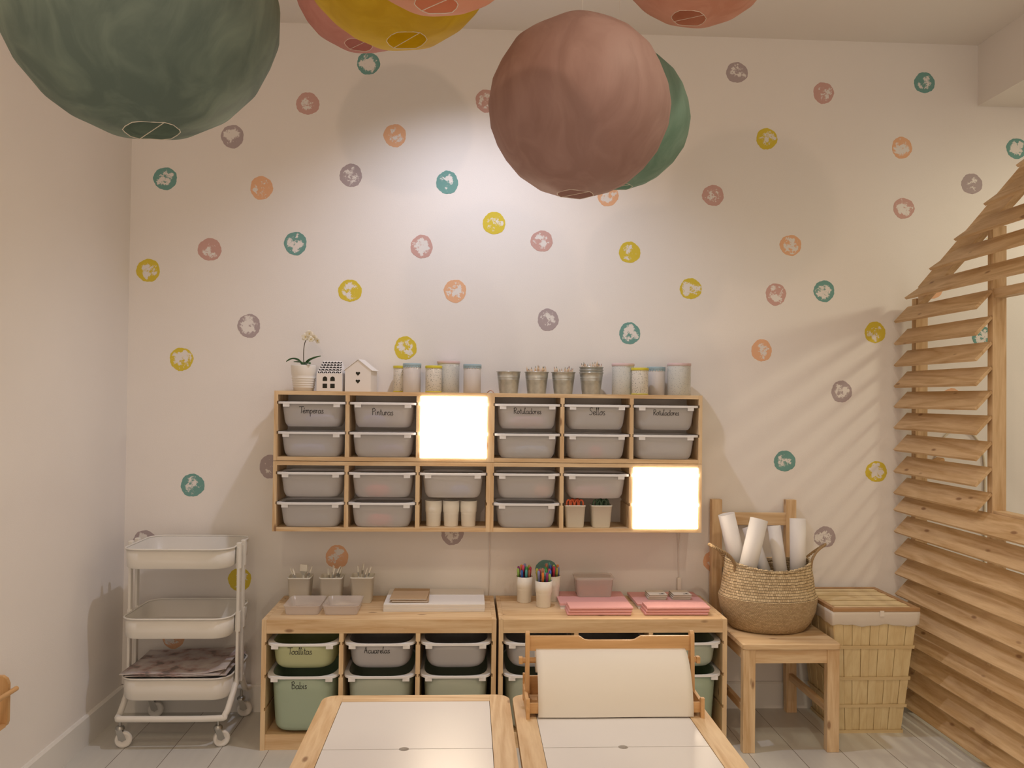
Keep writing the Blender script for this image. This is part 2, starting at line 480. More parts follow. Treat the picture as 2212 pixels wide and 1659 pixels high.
# ------------------------------------------------------------------ handwriting
G = {
 'a': ([[(.8, .8), (.4, 1), (.05, .6), (.1, .1), (.45, 0), (.8, .4), (.85, .95), (.8, .2), (1.0, 0), (1.12, .12)]], 1.1),
 'e': ([[(0, .4), (.5, .55), (.7, .8), (.4, 1), (.1, .7), (.1, .25), (.4, 0), (.85, .25)]], .85),
 'é': ([[(0, .4), (.5, .55), (.7, .8), (.4, 1), (.1, .7), (.1, .25), (.4, 0), (.85, .25)], [(.4, 1.3), (.62, 1.7)]], .85),
 'm': ([[(.05, .95), (.15, 1), (.2, 0)], [(.2, .6), (.5, 1), (.65, .8), (.65, 0)], [(.65, .6), (.95, 1), (1.1, .8), (1.12, .1), (1.3, 0)]], 1.35),
 'n': ([[(.05, .95), (.15, 1), (.2, 0)], [(.2, .6), (.5, 1), (.68, .8), (.7, .1), (.9, 0)]], .95),
 'p': ([[(.1, 1), (.1, -1)], [(.1, .7), (.45, 1), (.8, .6), (.5, .05), (.1, .1)]], .95),
 'r': ([[(.05, .95), (.12, 1), (.15, 0)], [(.15, .55), (.35, .92), (.62, .92)]], .72),
 's': ([[(.58, .88), (.35, 1.02), (.12, .8), (.32, .52), (.55, .25), (.38, .0), (.02, .12)]], .74),
 'i': ([[(.1, 1), (.1, .15), (.3, 0)], [(.1, 1.4), (.13, 1.47)]], .42),
 't': ([[(.3, 1.8), (.25, .2), (.5, 0)], [(0, 1.2), (.6, 1.25)]], .6),
 'u': ([[(.05, 1), (.1, .2), (.4, 0), (.7, .3), (.75, 1), (.75, .15), (.95, 0)]], .98),
 'o': ([[(.4, 1), (.05, .6), (.1, .15), (.45, 0), (.8, .4), (.7, .85), (.4, 1), (.9, .9)]], .95),
 'l': ([[(.2, 1.6), (.24, 2.05), (.12, 1.9), (.12, .3), (.28, 0), (.46, .15)]], .52),
 'd': ([[(.8, .8), (.4, 1), (.05, .6), (.1, .1), (.45, 0), (.8, .4), (.85, 2), (.82, .2), (1.0, 0)]], 1.08),
 'b': ([[(.1, 2), (.1, .1)], [(.1, .3), (.45, 0), (.8, .4), (.6, .9), (.15, .7)]], .95),
 'c': ([[(.75, .85), (.4, 1), (.05, .6), (.15, .1), (.45, 0), (.85, .25)]], .85),
 'T': ([[(0, 2), (1.5, 2.05)], [(.8, 2), (.75, .6), (.6, 0)]], 1.15),
 'P': ([[(.15, 2), (.15, 0)], [(0, 1.8), (.6, 2.1), (.95, 1.6), (.6, 1.1), (.15, 1.1)]], 1.0),
 'R': ([[(.15, 2), (.15, 0)], [(0, 1.8), (.6, 2.1), (.95, 1.6), (.6, 1.1), (.2, 1.1)], [(.35, 1.1), (.7, .4), (1.05, 0)]], 1.2),
 'S': ([[(1, 1.9), (.6, 2.1), (.2, 1.7), (.5, 1.2), (.9, .7), (.6, .05), (.05, .2)]], 1.1),
 'A': ([[(0, 0), (.3, 1.1), (.55, 2.1)], [(.55, 2.1), (.7, 1.2), (.95, 0)], [(.15, .8), (.95, .95)]], 1.25),
 'B': ([[(.15, 2), (.15, 0)], [(0, 1.9), (.6, 2.1), (.8, 1.6), (.2, 1.1)], [(.2, 1.1), (.9, .9), (.85, .2), (.1, 0)]], 1.15),
}
ink = plain('marker_ink', (0.012, 0.012, 0.012), 0.6)


def write(text, width, surf, parent, cx, z0, slope=0.0, wt=0.0011):
    """surf(x, z) -> y of the surface the ink lies on"""
    tot = sum(G[c][1] for c in text); un = width / tot; x = cx - width / 2; mb = MB()
    for c in text:
        for st in G[c][0]:
            pts = catmull([(x + p[0] * un, z0 + p[1] * un + slope * (x - cx), 0) for p in st], 5)
            mb.tube([(p.x, surf(p.x, p.y) - .0004, p.y) for p in pts], wt, 5)
        x += G[c][1] * un
    return mb.build('lettering', ink, parent)


# ------------------------------------------------------------------ storage boxes
def superel(hw, hd, z, nn=5.0, n=44, cy=0):
    out = []
    for i in range(n):
        a = 2 * PI * (i + .5) / n; c, s = math.cos(a), math.sin(a)
        out.append(Vector((hw * math.copysign(abs(c) ** (2 / nn), c), cy + hd * math.copysign(abs(s) ** (2 / nn), s), z)))
    return out


def make_box(parent, loc, W, D, H, body_m, rim_m, text=None, twid=0.1, tz=0.05, tx=0.0, nn=5.0, rim_nn=9.0):
    """a plastic box hanging by its rim; origin at its rim's front-centre bottom"""
    hwT, hwB = W / 2 - .014, W / 2 - .027
    hd = D / 2
    cy = D / 2
    def prof(t):   # t 0 bottom .. 1 top -> half width, half depth
        k = 1 - .085 * (1 - min(1, t * H / .025)) ** 2
        return (hwB + (hwT - hwB) * t) * k, (hd - .018 + .014 * t) * k
    ts = [0, .02, .05, .1, .18, .3, .5, .75, 1]
    rings = []
    for t in ts:
        a, b_ = prof(t); rings.append(superel(a, b_, -H + H * t, nn, 44, cy))
    mb = MB(); shell(mb, rings, .0018)
    o = mb.build('drawer', body_m, parent, loc)
    rm = MB()
    rt = .0095
    ro = [superel(W / 2, hd, 0, rim_nn, 64, cy), superel(W / 2, hd, rt - .001, rim_nn, 64, cy), superel(W / 2 - .001, hd - .001, rt, rim_nn, 64, cy)]
    ri = [superel(hwT - .002, hd - .006, rt, nn, 64, cy), superel(hwT - .002, hd - .006, 0, nn, 64, cy)]
    rm.loft(ro + ri + [ro[0]], 0, False)
    for sx in (-1, 1):
        xc = sx * (W / 2 - .040)
        yf = cy - hd * (1 - (abs(xc) / (W / 2)) ** rim_nn) ** (1 / rim_nn)
        rm.box(xc - .014, xc + .014, yf + .0015, yf + .012, -.013, .001, bev=.001)
    rm.build('rim', rim_m, o)
    if text:
        def surf(x, z):
            a, b_ = prof(1 + z / H)
            return cy - b_ * (1 - min(.999, abs(x) / a) ** nn) ** (1 / nn)
        write(text, twid, surf, o, tx, -tz, 0)
    return o


box_w = plastic('milky_plastic', (0.88, 0.87, 0.88), .44, .13)
rim_w = plain('white_rim_plastic', (0.84, 0.84, 0.85), .35)
box_g = plastic('green_grey_plastic', (0.62, 0.68, 0.58), .10)
box_m = plastic('mint_plastic', (0.56, 0.68, 0.54), .08)
box_y = plastic('yellow_green_plastic', (0.72, 0.76, 0.48), .15)
box_l = plastic('lilac_grey_plastic', (0.66, 0.65, 0.66), .15)
px, py, pz = pine('x'), pine('y'), pine('z')

# wall-hung units: 4 frames 0.93 x 0.21 x 0.30
TW, OW = .0175, .287
GR = 0.008


def wall_unit(x0, z0, label, boxes, lower_tone=0):
    t = empty('wall_shelf', (x0, -.21, z0), label, 'wall storage unit', 'pine storage frames hung in a block on the wall')
    MB().box(.0165, .9135, 0, .208, .283, .30, bev=.0008).build('top_board', px, t)
    MB().box(.0165, .9135, 0, .208, 0, .017, bev=.0008).build('bottom_board', px, t)
    gz = [.2445, .1155]
    def upright(xa, xb, name, left=True, right=True, z0=.0, z1=.30):
        m_ = MB()
        # front strip notched where rims slide, core behind
        edges = [z0] + [g for gg in sorted(gz) for g in (gg - .001, gg + .012)] + [z1]
        g = .0045
        for k in range(len(edges) - 1):
            notch = k % 2 == 1
            a = xa + (g if (notch and left) else 0); c = xb - (g if (notch and right) else 0)
            m_.box(a, c, 0, .208, edges[k], edges[k + 1])
        m_.build(name, pz, t)
    upright(0, .0165, 'side_panel', left=False)
    upright(.9135, .93, 'side_panel', right=False)
    for k in (1, 2):
        xa = .0165 + k * OW + (k - 1) * TW + .0003 * 0
        upright(xa, xa + TW, 'divider', z0=.017, z1=.283)
    for (ci, ri, text, tw, dz, bm_) in boxes:
        xc = .0165 + ci * (OW + TW) + OW / 2
        make_box(t, (xc, -.012, gz[ri]), OW + .007, .205, .098, bm_ or box_w, rim_w, text, tw, dz, tx=0.0)
    return t


cells = lambda *a: [(c, r_, None, 0, 0, None) for c, r_ in a]
wall_unit(-.93, 1.14, 'pine wall frame, upper left of the block, boxes lettered Témperas and Pinturas',
          [(0, 0, 'Témperas', .105, .040, None), (1, 0, 'Pinturas', .092, .045, None)] + cells((0, 1), (1, 1)))
wall_unit(.0, 1.14, 'pine wall frame, upper right of the block, full of six boxes, two lettered Rotuladores',
          [(0, 0, 'Rotuladores', .122, .033, None), (1, 0, 'Sellos', .072, .035, None), (2, 0, 'Rotuladores', .116, .033, None)] + cells((0, 1), (1, 1), (2, 1)))
wall_unit(-.93, .838, 'pine wall frame, lower left of the block, with three white cups in its corner', cells((0, 0), (0, 1), (1, 0), (1, 1), (2, 0)))
wall_unit(.0, .838, 'pine wall frame, lower right of the block, with scissors pots and glowing panel', cells((0, 0), (0, 1), (1, 0)))

# light panels
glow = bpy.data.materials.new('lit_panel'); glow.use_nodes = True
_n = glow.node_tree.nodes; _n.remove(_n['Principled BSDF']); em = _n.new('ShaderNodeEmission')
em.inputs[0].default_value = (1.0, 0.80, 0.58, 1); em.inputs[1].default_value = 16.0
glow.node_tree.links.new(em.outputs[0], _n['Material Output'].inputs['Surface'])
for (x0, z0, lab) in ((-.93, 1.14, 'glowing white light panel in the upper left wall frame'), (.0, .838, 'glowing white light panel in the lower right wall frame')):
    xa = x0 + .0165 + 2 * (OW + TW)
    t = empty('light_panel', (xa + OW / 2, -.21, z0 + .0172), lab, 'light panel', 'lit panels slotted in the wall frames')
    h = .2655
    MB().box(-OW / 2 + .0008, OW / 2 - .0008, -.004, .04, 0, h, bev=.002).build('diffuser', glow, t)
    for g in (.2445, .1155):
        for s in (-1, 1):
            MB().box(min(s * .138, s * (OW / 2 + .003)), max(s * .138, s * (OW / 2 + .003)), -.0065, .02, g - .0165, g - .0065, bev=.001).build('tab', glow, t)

# ------------------------------------------------------------------ floor storage units
FX, FY = -.9134, -.4424


def floor_unit(x0, label, boxes):
    t = empty('storage_unit', (x0, FY, 0), label, 'storage unit', 'low pine storage units side by side')
    W, D, H = .94, .425, .52
    s = .0185
    MB().box(s, W - s, .0, D, H - .055, H, bev=.0012).build('top_board', px, t)
    m_ = MB(); m_.box(s, W - s, .004, D, .0, .062, bev=.0012); m_.build('bottom_board', px, t)
    MB().box(s, W - s, D - .006, D, .062, H - .055).build('back_panel', plain('unit_back', (.34, .30, .24), .7), t)
    ow = (W - 2 * s - 2 * .0175) / 3
    gz = [.419, .289]
    def upright(xa, xb, nm, left=True, right=True, z0=0, z1=H):
        m_ = MB(); g = .005
        allg = sorted(gz + [.158])
        edges = [z0] + [q for gg in allg for q in (gg - .001, gg + .0125)] + [z1]
        for k in range(len(edges) - 1):
            notch = k % 2 == 1
            m_.box(xa + (g if notch and left else 0), xb - (g if notch and right else 0), 0, D, edges[k], edges[k + 1])
        m_.build(nm, pz, t)
    upright(0, s, 'side_panel', left=False); upright(W - s, W, 'side_panel', right=False)
    for k in (1, 2):
        xa = s + k * ow + (k - 1) * .0175
        upright(xa, xa + .0175, 'divider', z0=.062, z1=H - .055)
    for (ci, ri, text, tw, tz, hh, bm_) in boxes:
        xc = s + ci * (ow + .0175) + ow / 2
        make_box(t, (xc, -.020, gz[ri]), ow + .007, .42, hh, bm_, rim_w, text, tw, tz, tx=-.008, nn=4.2, rim_nn=6.5)
    return t


floor_unit(FX, 'low pine storage unit on the left with boxes lettered Toallitas, Acuarelas and Babis',
           [(0, 0, 'Toallitas', .098, .034, .095, box_y), (1, 0, 'Acuarelas', .104, .030, .095, box_l), (2, 0, None, 0, 0, .095, box_l),
            (0, 1, 'Babis', .062, .040, .215, box_m), (1, 1, None, 0, 0, .215, box_g), (2, 1, None, 0, 0, .215, box_g)])
floor_unit(FX + .95, 'low pine storage unit on the right, beside the chair, behind the paper roll',
           [(0, 0, None, 0, 0, .095, box_l), (1, 0, None, 0, 0, .095, box_l), (2, 0, None, 0, 0, .095, box_g),
            (0, 1, None, 0, 0, .215, box_g), (1, 1, None, 0, 0, .215, box_g), (2, 1, None, 0, 0, .215, box_m)])

# ------------------------------------------------------------------ paper lanterns
def lantern(name_label, c, R_, col, col2, tilt, seed, group, string=.0009, hole=.20, drop=None):
    rnd = random.Random(seed)
    t = empty('paper_lantern', c, name_label, 'paper lantern', group)
    mat = lantern_mat('painted_paper_%d' % seed, col, col2)
    nb, nl = 12, 64
    a0 = math.asin(hole); angs = [a0 + (PI - 2 * a0) * k / nb for k in range(nb + 1)]
    rot = Matrix.Rotation(tilt[0], 4, 'X') @ Matrix.Rotation(tilt[1], 4, 'Y')
    wob = [[rnd.uniform(-1, 1) for _ in range(3)] for _ in range(nb + 1)]
    mb = MB(); ringpts = []
    for k, a in enumerate(angs):
        rg = []
        for j in range(nl):
            th = 2 * PI * j / nl
            aa = a + (.035 * math.sin(th + wob[k][0] * 2) + .05 * (th / (2 * PI) - .5) * 0) * (0 if k in (0, nb) else 1)
            rr = R_ * (1 + .006 * wob[k][1] + .006 * math.sin(5 * th + wob[k][2] * 5))
            rg.append(rot @ Vector((rr * math.sin(aa) * math.cos(th), rr * math.sin(aa) * math.sin(th), rr * math.cos(aa) * .98)))
        ringpts.append(rg)
    mb.loft(ringpts, 0, True)
    mb.build('shade', mat, t, normals=True)
    for kk in (nb, 0):
        wire = MB()
        wire.tube([p for p in ringpts[kk]][::4], .0008, 6, closed=True)
        wire.tube([ringpts[kk][nl // 8 * 7 % nl if kk else nl // 8], ringpts[kk][nl // 8 * 3 if kk else nl // 8 * 5]], .0008, 5)
        wire.build('opening_wire', plain('pale_wire', (.75, .68, .58), .5), t)
    top = (ringpts[0][nl // 8] + ringpts[0][nl // 8 * 5]) / 2
    MB().tube([top, (top.x, top.y, 3.12 - c[2])], string, 5).build('hanging_string', plain('white_string', (.85, .82, .78), .8), t)
    return t


LG = 'painted round paper lanterns hanging from the ceiling'
lantern('large teal painted paper lantern hanging at the far left, nearest the camera', (-.658, -2.478, 2.078), .226, (.155, .215, .19), (.27, .35, .295), (-.03, -.10), 1, LG)
lantern('yellow painted paper lantern between the pink and the peach ones', (-.269, -2.013, 2.439), .226, (.66, .45, .012), (.78, .57, .03), (-.02, -.10), 2, LG)
lantern('pink paper lantern hanging just behind the yellow one', (-.455, -1.163, 2.766), .225, (.68, .34, .29), (.60, .27, .22), (-.05, .05), 3, LG)
lantern('peach paper lantern with orange opening in front of the yellow one', (-0.158, -2.579, 2.218), .175, (.78, .38, .26), (.80, .45, .30), (.0, .0), 4, LG)
lantern('dusty mauve painted paper lantern, lowest in the middle of the room', (.167, -1.83, 2.145), .225, (.42, .265, .235), (.52, .345, .315), (.0, .03), 5, LG, string=.0004)
lantern('sea-green paper lantern half hidden behind the mauve one', (.371, -1.234, 2.315), .225, (.20, .34, .26), (.31, .47, .38), (.0, .0), 6, LG)
lantern('salmon paper lantern at the top right, cut by the picture edge', (.489, -1.75, 2.629), .225, (.66, .34, .24), (.76, .44, .33), (.0, .12), 7, LG)

# ------------------------------------------------------------------ play tables
lid_m = plain('white_laminate', (0.80, 0.78, 0.76), 0.30, spec=0.6)
slot_m = plain('dark_gap', (0.05, 0.035, 0.02), 0.9)


def table(x0, label, group):
    y1 = -1.2097; Lr, Wd, H = .83, .58, .4796
    t = empty('play_table', (x0, y1, 0), label, 'table', group)
    zt, th = H, .022
    R0 = .045
    def corner(cx, cy, a0):
        return [(cx + R0 * math.cos(math.radians(a0 + 90 * k / 6)), cy + R0 * math.sin(math.radians(a0 + 90 * k / 6))) for k in range(7)]
    # side rails with rounded outer corners
    rw = .062
    pl = [(rw, -.0), (rw, -Lr)] + list(reversed(corner(R0, -Lr + R0, 180))) [::1] + list(reversed(corner(R0, -R0, 90)))
    MB().prism(pl, 'z', zt - th, zt).build('side_rail', py, t)
    pr = [(Wd - p[0], p[1]) for p in pl]
    MB().prism(pr, 'z', zt - th, zt).build('side_rail', py, t)
    MB().box(rw, Wd - rw, -.055, 0, zt - th, zt, bev=.0006).build('end_rail', px, t)
    MB().box(rw, Wd - rw, -Lr, -Lr + .055, zt - th, zt, bev=.0006).build('end_rail', px, t)
    # two white lids meeting at a seam with a finger hole
    ys = [-.0565, -.0565 - .3585, -.4185, -Lr + .0565]
    xm = Wd / 2 - .01
    for (ya, yb, half) in ((ys[1], ys[0], 1), (ys[3], ys[2], -1)):
        xa, xb = rw + .0015, Wd - rw - .0015
        arc = [(xm + .013 * math.cos(a), (ya if half == 1 else yb) + half * .011 * math.sin(a)) for a in [PI * k / 10 for k in range(11)]]
        if half == 1: poly = [(xa, ya)] + list(reversed(arc)) + [(xb, ya), (xb, yb), (xa, yb)]
        else: poly = [(xa, yb)] + list(reversed(arc)) + [(xb, yb), (xb, ya), (xa, ya)]
        MB().prism(poly, 'z', zt - .012, zt - .0012).build('lid', lid_m, t)
    MB().box(rw - .006, Wd - rw + .006, -Lr + .05, -.05, zt - .028, zt - .0125).build('tray_bottom', slot_m, t)
    # apron and legs
    m_ = MB()
    for a in ((.03, Wd - .03, -.05, -.03), (.03, Wd - .03, -Lr + .03, -Lr + .05)): m_.box(*a, zt - th - .06, zt - th, bev=.001)
    m_.build('apron', px, t)
    m_ = MB()
    for a in ((.03, .05, -Lr + .05, -.05), (Wd - .05, Wd - .03, -Lr + .05, -.05)): m_.box(*a, zt - th - .06, zt - th, bev=.001)
    m_.build('apron', py, t)
    for sx in (.05, Wd - .09):
        for sy in (-.09, -Lr + .05):
            MB().box(sx, sx + .04, sy, sy + .04, 0, zt - th, bev=.004).build('leg', pz, t)
    return t


table(-.5391, 'low pine play table with white lids, nothing on it', 'low play tables side by side')
table(.0509, 'low pine play table carrying the drawing paper roll', 'low play tables side by side')

# paper roll holder on the right table
TZ = .4797
hw_ = pine('x', (0.68, 0.42, 0.20), (0.55, 0.32, 0.13), False, 'birch'); hz_ = pine('z', (0.68, 0.42, 0.20), (0.55, 0.32, 0.13), False, 'birch'); hy_ = pine('y', (0.68, 0.42, 0.20), (0.55, 0.32, 0.13), False, 'birch')
HX0, HX1, HY = .082, .612, -1.30
t = empty('paper_roll_holder', ((HX0 + HX1) / 2, HY, TZ), 'wooden tabletop paper roll holder with notched top board', 'paper holder')
hx = (HX1 - HX0) / 2
for s in (-1, 1):
    a = -hx if s < 0 else hx - .012
    xa = a + (.004 if s < 0 else -.004)
    # upright with rounded head
    pts = [(-.022, .02), (.018, .02), (.016, .212)] + [(.002 + .014 * math.cos(q), .212 + .012 * math.sin(q)) for q in [PI * k / 8 for k in range(1, 8)]] + [(-.012, .212)]
    MB().prism(pts, 'x', xa, xa + .012).build('upright', hz_, t)
    # stepped foot at each end of the trough
    ft = [(-.125, 0), (-.105, 0), (-.100, .012), (.030, .012), (.035, 0), (.055, 0), (.055, .080), (.044, .080), (.044, .05), (-.100, .045), (-.112, .058), (-.125, .058)]
    MB().prism(ft, 'x', a, a + .010).build('foot', hy_, t)
# trough boards
m_ = MB(); m_.box(-hx + .010, hx - .010, -.112, -.104, .012, .042, bev=.001); m_.box(-hx + .010, hx - .010, -.104, .044, .012, .018)
m_.build('trough', hw_, t)
MB().box(-hx + .010, hx - .010, .044, .052, .012, .072, bev=.001).build('trough_back', hw_, t)
# top board with a dip
zt0, zt1 = .165, .209
pl = [(-hx + .016, zt0), (hx - .016, zt0), (hx - .016, zt1), (.096, zt1), (.078, zt1 - .011), (.066, zt1 - .013), (-.066, zt1 - .013), (-.078, zt1 - .011), (-.096, zt1), (-hx + .016, zt1)]
MB().prism(pl, 'y', -.006, .006).build('top_board', hw_, t)
m_ = MB(); m_.tube([(-hx - .014, 0, .135), (hx + .014, 0, .135)], .0085, 14)
m_.box(-hx - .016, -hx - .004, -.010, .010, .125, .145, bev=.002); m_.box(hx + .004, hx + .016, -.010, .010, .125, .145, bev=.002)
m_.build('dowel', hw_, t)
paper = plain('drawing_paper', (.80, .76, .68), .75, bump=.05, bscale=30)
core_m = plain('cardboard_core', (.45, .32, .2), .8)
t2 = empty('drawing_paper_roll', ((HX0 + HX1) / 2, HY, TZ + .135), 'white drawing paper roll unrolling down the holder', 'paper roll')
m_ = MB()
xa, xb = -.2295, .2325
rr = .036
for (r0, r1) in ((rr, rr), ): pass
n = 40
ringo = lambda x, R0: [Vector((x, R0 * math.cos(2 * PI * k / n), R0 * math.sin(2 * PI * k / n))) for k in range(n)]
m_.loft([ringo(xa, .0095), ringo(xa, rr), ringo(xb, rr), ringo(xb, .0095), ringo(xa, .0095)], 0, True)
m_.build('roll', paper, t2)
# sheet: comes over the top of the roll, sags forward and rests on the trough edge
pts = [(0.0, rr + .0008), (-.020, rr - .002), (-.040, rr - .011), (-.060, rr - .027), (-.079, rr - .050), (-.096, rr - .080), (-.108, rr - .112), (-.115, rr - .142), (-.1175, rr - .1690)]
cv = catmull([(a, b_, 0) for a, b_ in pts], 5)
m_ = MB(); n_ = 24
def srow(x, k, off): 
    q = cv[k]; sg = .0012 * math.sin(x * 17) * k / len(cv)
    return Vector((x, q.x - off + sg, q.y + off * .3))
rows = []
for k in range(len(cv)):
    top = [srow(xa + (xb - xa) * i / n_, k, 0.0006) for i in range(n_ + 1)]
    bot = [srow(xa + (xb - xa) * i / n_, k, 0.0) for i in range(n_, -1, -1)]
    rows.append(top + bot)
m_.loft(rows, 0, True, True, True)
m_.build('sheet', paper, t2)

# ------------------------------------------------------------------ slatted playhouse front (partition)
part = empty('playhouse_wall', (1.92, -.02, 0), 'slatted pine playhouse front with gable and window opening, on the right', 'playhouse')
def P_(y): return y + .02
XT = 1.885 - 1.92
XI = 1.950 - 1.92
def slat(y0, y1, z, s0=0.0, s1=0.0, wdx=.066, rise=.070, lean=0):
    """plank whose lower outer edge is at (XT, z); y0 far end, y1 near end; s0/s1 shift of the ends at the top edge"""
    th = .012; k = wdx / math.hypot(wdx, rise); nx, nz = -rise / math.hypot(wdx, rise) * th, wdx / math.hypot(wdx, rise) * th
    A = (XT + lean, z); B = (XT + wdx + lean, z + rise)
    vs = []
    for (yy, sh) in ((y0, s0), (y1, s1)):
        for (p, s_) in ((A, 0), (B, sh)):
            vs.append((p[0], P_(yy + s_), p[1])); vs.append((p[0] - nx * .0 + .0 + (-nx), P_(yy + s_), p[1] - nz))
    # order: y0: A, A', B, B' ; y1: ...
    fs = [(0, 1, 3, 2), (4, 6, 7, 5), (0, 4, 5, 1), (2, 3, 7, 6), (0, 2, 6, 4), (1, 5, 7, 3)]
    MB().add(vs, fs).build('slat', pine('y', (0.70, 0.505, 0.30), (0.50, 0.315, 0.15), True, 'slat_pine'), part)
YF, YN = -.022, -2.38
cut = [1.798, 1.694, 1.593, 1.495, 1.40, 1.302, 1.200, 1.099, .999]
for z in cut:
    slat(YF, -.668, z); slat(-1.73, YN, z)
for z in (.920, .820, .718, .625, .530, .430, .330, .230, .130, .034):
    slat(YF, YN, z, lean=.022 * (1 - z / .95))
sl = .489; yc = -1.20
for z in (1.898, 2.000, 2.093, 2.193, 2.290, 2.385):
    ys_ = -.119 - (z - 1.898) / sl
    yt = 2 * yc - ys_
    if ys_ > yt + .05: slat(ys_, yt, z, -.105, .105)
pzs = pine('z', (0.70, 0.505, 0.30), (0.50, 0.315, 0.15), True, 'slat_pine'); pys = pine('y', (0.70, 0.505, 0.30), (0.50, 0.315, 0.15), True, 'slat_pine')
for (ya, yb, zt_) in ((-.052, -.090, 1.90), (-.638, -.672, 2.12), (-1.728, -1.762, 2.12), (-2.31, -2.348, 1.90)):
    MB().box(.036, .092, P_(yb), P_(ya), 0, zt_, bev=.001).build('post', pzs, part)
MB().box(.040, .088, P_(-1.728), P_(-.672), 1.835, 1.872, bev=.001).build('header', pys, part)
MB().box(.040, .088, P_(-1.728), P_(-.672), .965, 1.000, bev=.001).build('sill', pys, part)
for s in (1, -1):
    ya, yb = -.10, yc
    za = 1.868; zb = za + (ya - yb) * sl
    if s < 0: ya = 2 * yc - ya
    poly = [(P_(ya), za), (P_(ya), za + .085), (P_(yb), zb + .085), (P_(yb), zb)]
    MB().prism(poly, 'x', .040, .075).build('rafter', pys, part)
# little coat peg and cord on the wall behind the slats
tag(MB().box(2.055, 2.115, -.060, -.001, 1.135, 1.150, bev=.002, mat=Matrix.Translation((2.08, 0, 1.14)) @ Matrix.Rotation(-.5, 4, 'Y') @ Matrix.Translation((-2.08, 0, -1.14))).build('wall_bracket', hw_),
    'small pale wooden bracket on the wall, glimpsed between the slats', 'bracket')
cd = catmull([(2.10, -.006, 1.17), (2.13, -.006, 1.25), (2.20, -.006, 1.297), (2.28, -.006, 1.27), (2.33, -.006, 1.16), (2.335, -.006, .9), (2.335, -.006, .5)], 6)
tag(MB().tube(cd, .005, 8).build('wall_cable', plain('cream_cable', (.72, .66, .52), .6)), 'cream cable looping on the wall behind the slats', 'cable')

# ------------------------------------------------------------------ child's chair
cx0, cx1 = 1.022, 1.418
t = empty('wooden_chair', ((cx0 + cx1) / 2, -.27, 0), 'small pine chair holding the seagrass basket', 'chair')
hw2 = (cx1 - cx0) / 2
ox = lambda y: y + .27
for s in (-1, 1):
    a = -hw2 if s < 0 else hw2 - .050
    MB().box(a, a + .050, ox(-.515), ox(-.478), 0, .415, bev=.003).build('front_leg', pz, t)
    bl = [(ox(-.070), 0), (ox(-.032), 0), (ox(-.016), .40), (ox(-.016), .965), (ox(-.050), .965), (ox(-.054), .42)]
    a2 = a if s > 0 else a
    MB().prism(bl, 'x', a2, a2 + .047).build('back_post', pz, t)
    MB().box(a + .012, a + .032, ox(-.480), ox(-.060), .145, .175, bev=.002).build('stretcher', py, t)
    MB().box(a + .012, a + .032, ox(-.480), ox(-.055), .360, .415, bev=.002).build('side_rail', py, t)
MB().box(-hw2 + .049, hw2 - .049, ox(-.508), ox(-.488), .358, .415, bev=.002).build('front_rail', px, t)
MB().box(-hw2 + .047, hw2 - .047, ox(-.046), ox(-.028), .848, .905, bev=.002).build('back_slat', px, t)
MB().box(-hw2 + .047, hw2 - .047, ox(-.046), ox(-.028), .655, .70, bev=.002).build('back_slat', px, t)
m_ = MB()
rings = []
for (ins, z) in ((.004, .415), (0, .419), (0, .436), (.004, .440)):
    rings.append(rrect(hw2 + .004 - ins, .232 - ins, .016, z, 5, 0, ox(-.292)))
m_.loft(rings, 0, False, True, True)
m_.build('seat', px, t)

# ------------------------------------------------------------------ seagrass basket with paper rolls
def seagrass(name, c1, c2, sx, sz):
    m, nt, N, L, P = nodes_of(name)
    tc = N.new('ShaderNodeTexCoord'); sp_ = N.new('ShaderNodeSeparateXYZ'); L.new(tc.outputs['Object'], sp_.inputs[0])
    at = N.new('ShaderNodeMath'); at.operation = 'ARCTAN2'; L.new(sp_.outputs[1], at.inputs[0]); L.new(sp_.outputs[0], at.inputs[1])
    cb = N.new('ShaderNodeCombineXYZ'); L.new(at.outputs[0], cb.inputs[0]); L.new(sp_.outputs[2], cb.inputs[1])
    mp = N.new('ShaderNodeMapping'); mp.inputs['Scale'].default_value = (sx, sz, 1); L.new(cb.outputs[0], mp.inputs['Vector'])
    bk = N.new('ShaderNodeTexBrick'); bk.inputs['Scale'].default_value = 1; bk.inputs['Brick Width'].default_value = 1; bk.inputs['Row Height'].default_value = .5
    bk.inputs['Mortar Size'].default_value = .07; bk.inputs['Mortar Smooth'].default_value = 1
    bk.inputs['Color1'].default_value = (*c1, 1); bk.inputs['Color2'].default_value = (*c2, 1); bk.inputs['Mortar'].default_value = tuple(c * .45 for c in c2) + (1,)
    n = N.new('ShaderNodeTexNoise'); n.inputs['Scale'].default_value = 45; L.new(tc.outputs['Object'], n.inputs['Vector'])
    mxv = N.new('ShaderNodeVectorMath'); mxv.operation = 'MULTIPLY_ADD'; L.new(n.outputs['Color'], mxv.inputs[0]); mxv.inputs[1].default_value = (.35, .35, 0); L.new(mp.outputs[0], mxv.inputs[2])
    L.new(mxv.outputs[0], bk.inputs['Vector'])
    L.new(bk.outputs['Color'], P.inputs['Base Color']); P.inputs['Roughness'].default_value = .8
    b = N.new('ShaderNodeBump'); b.invert = True; b.inputs['Strength'].default_value = .8; b.inputs['Distance'].default_value = .004
    L.new(bk.outputs['Fac'], b.inputs['Height']); L.new(b.outputs[0], P.inputs['Normal'])
    return m


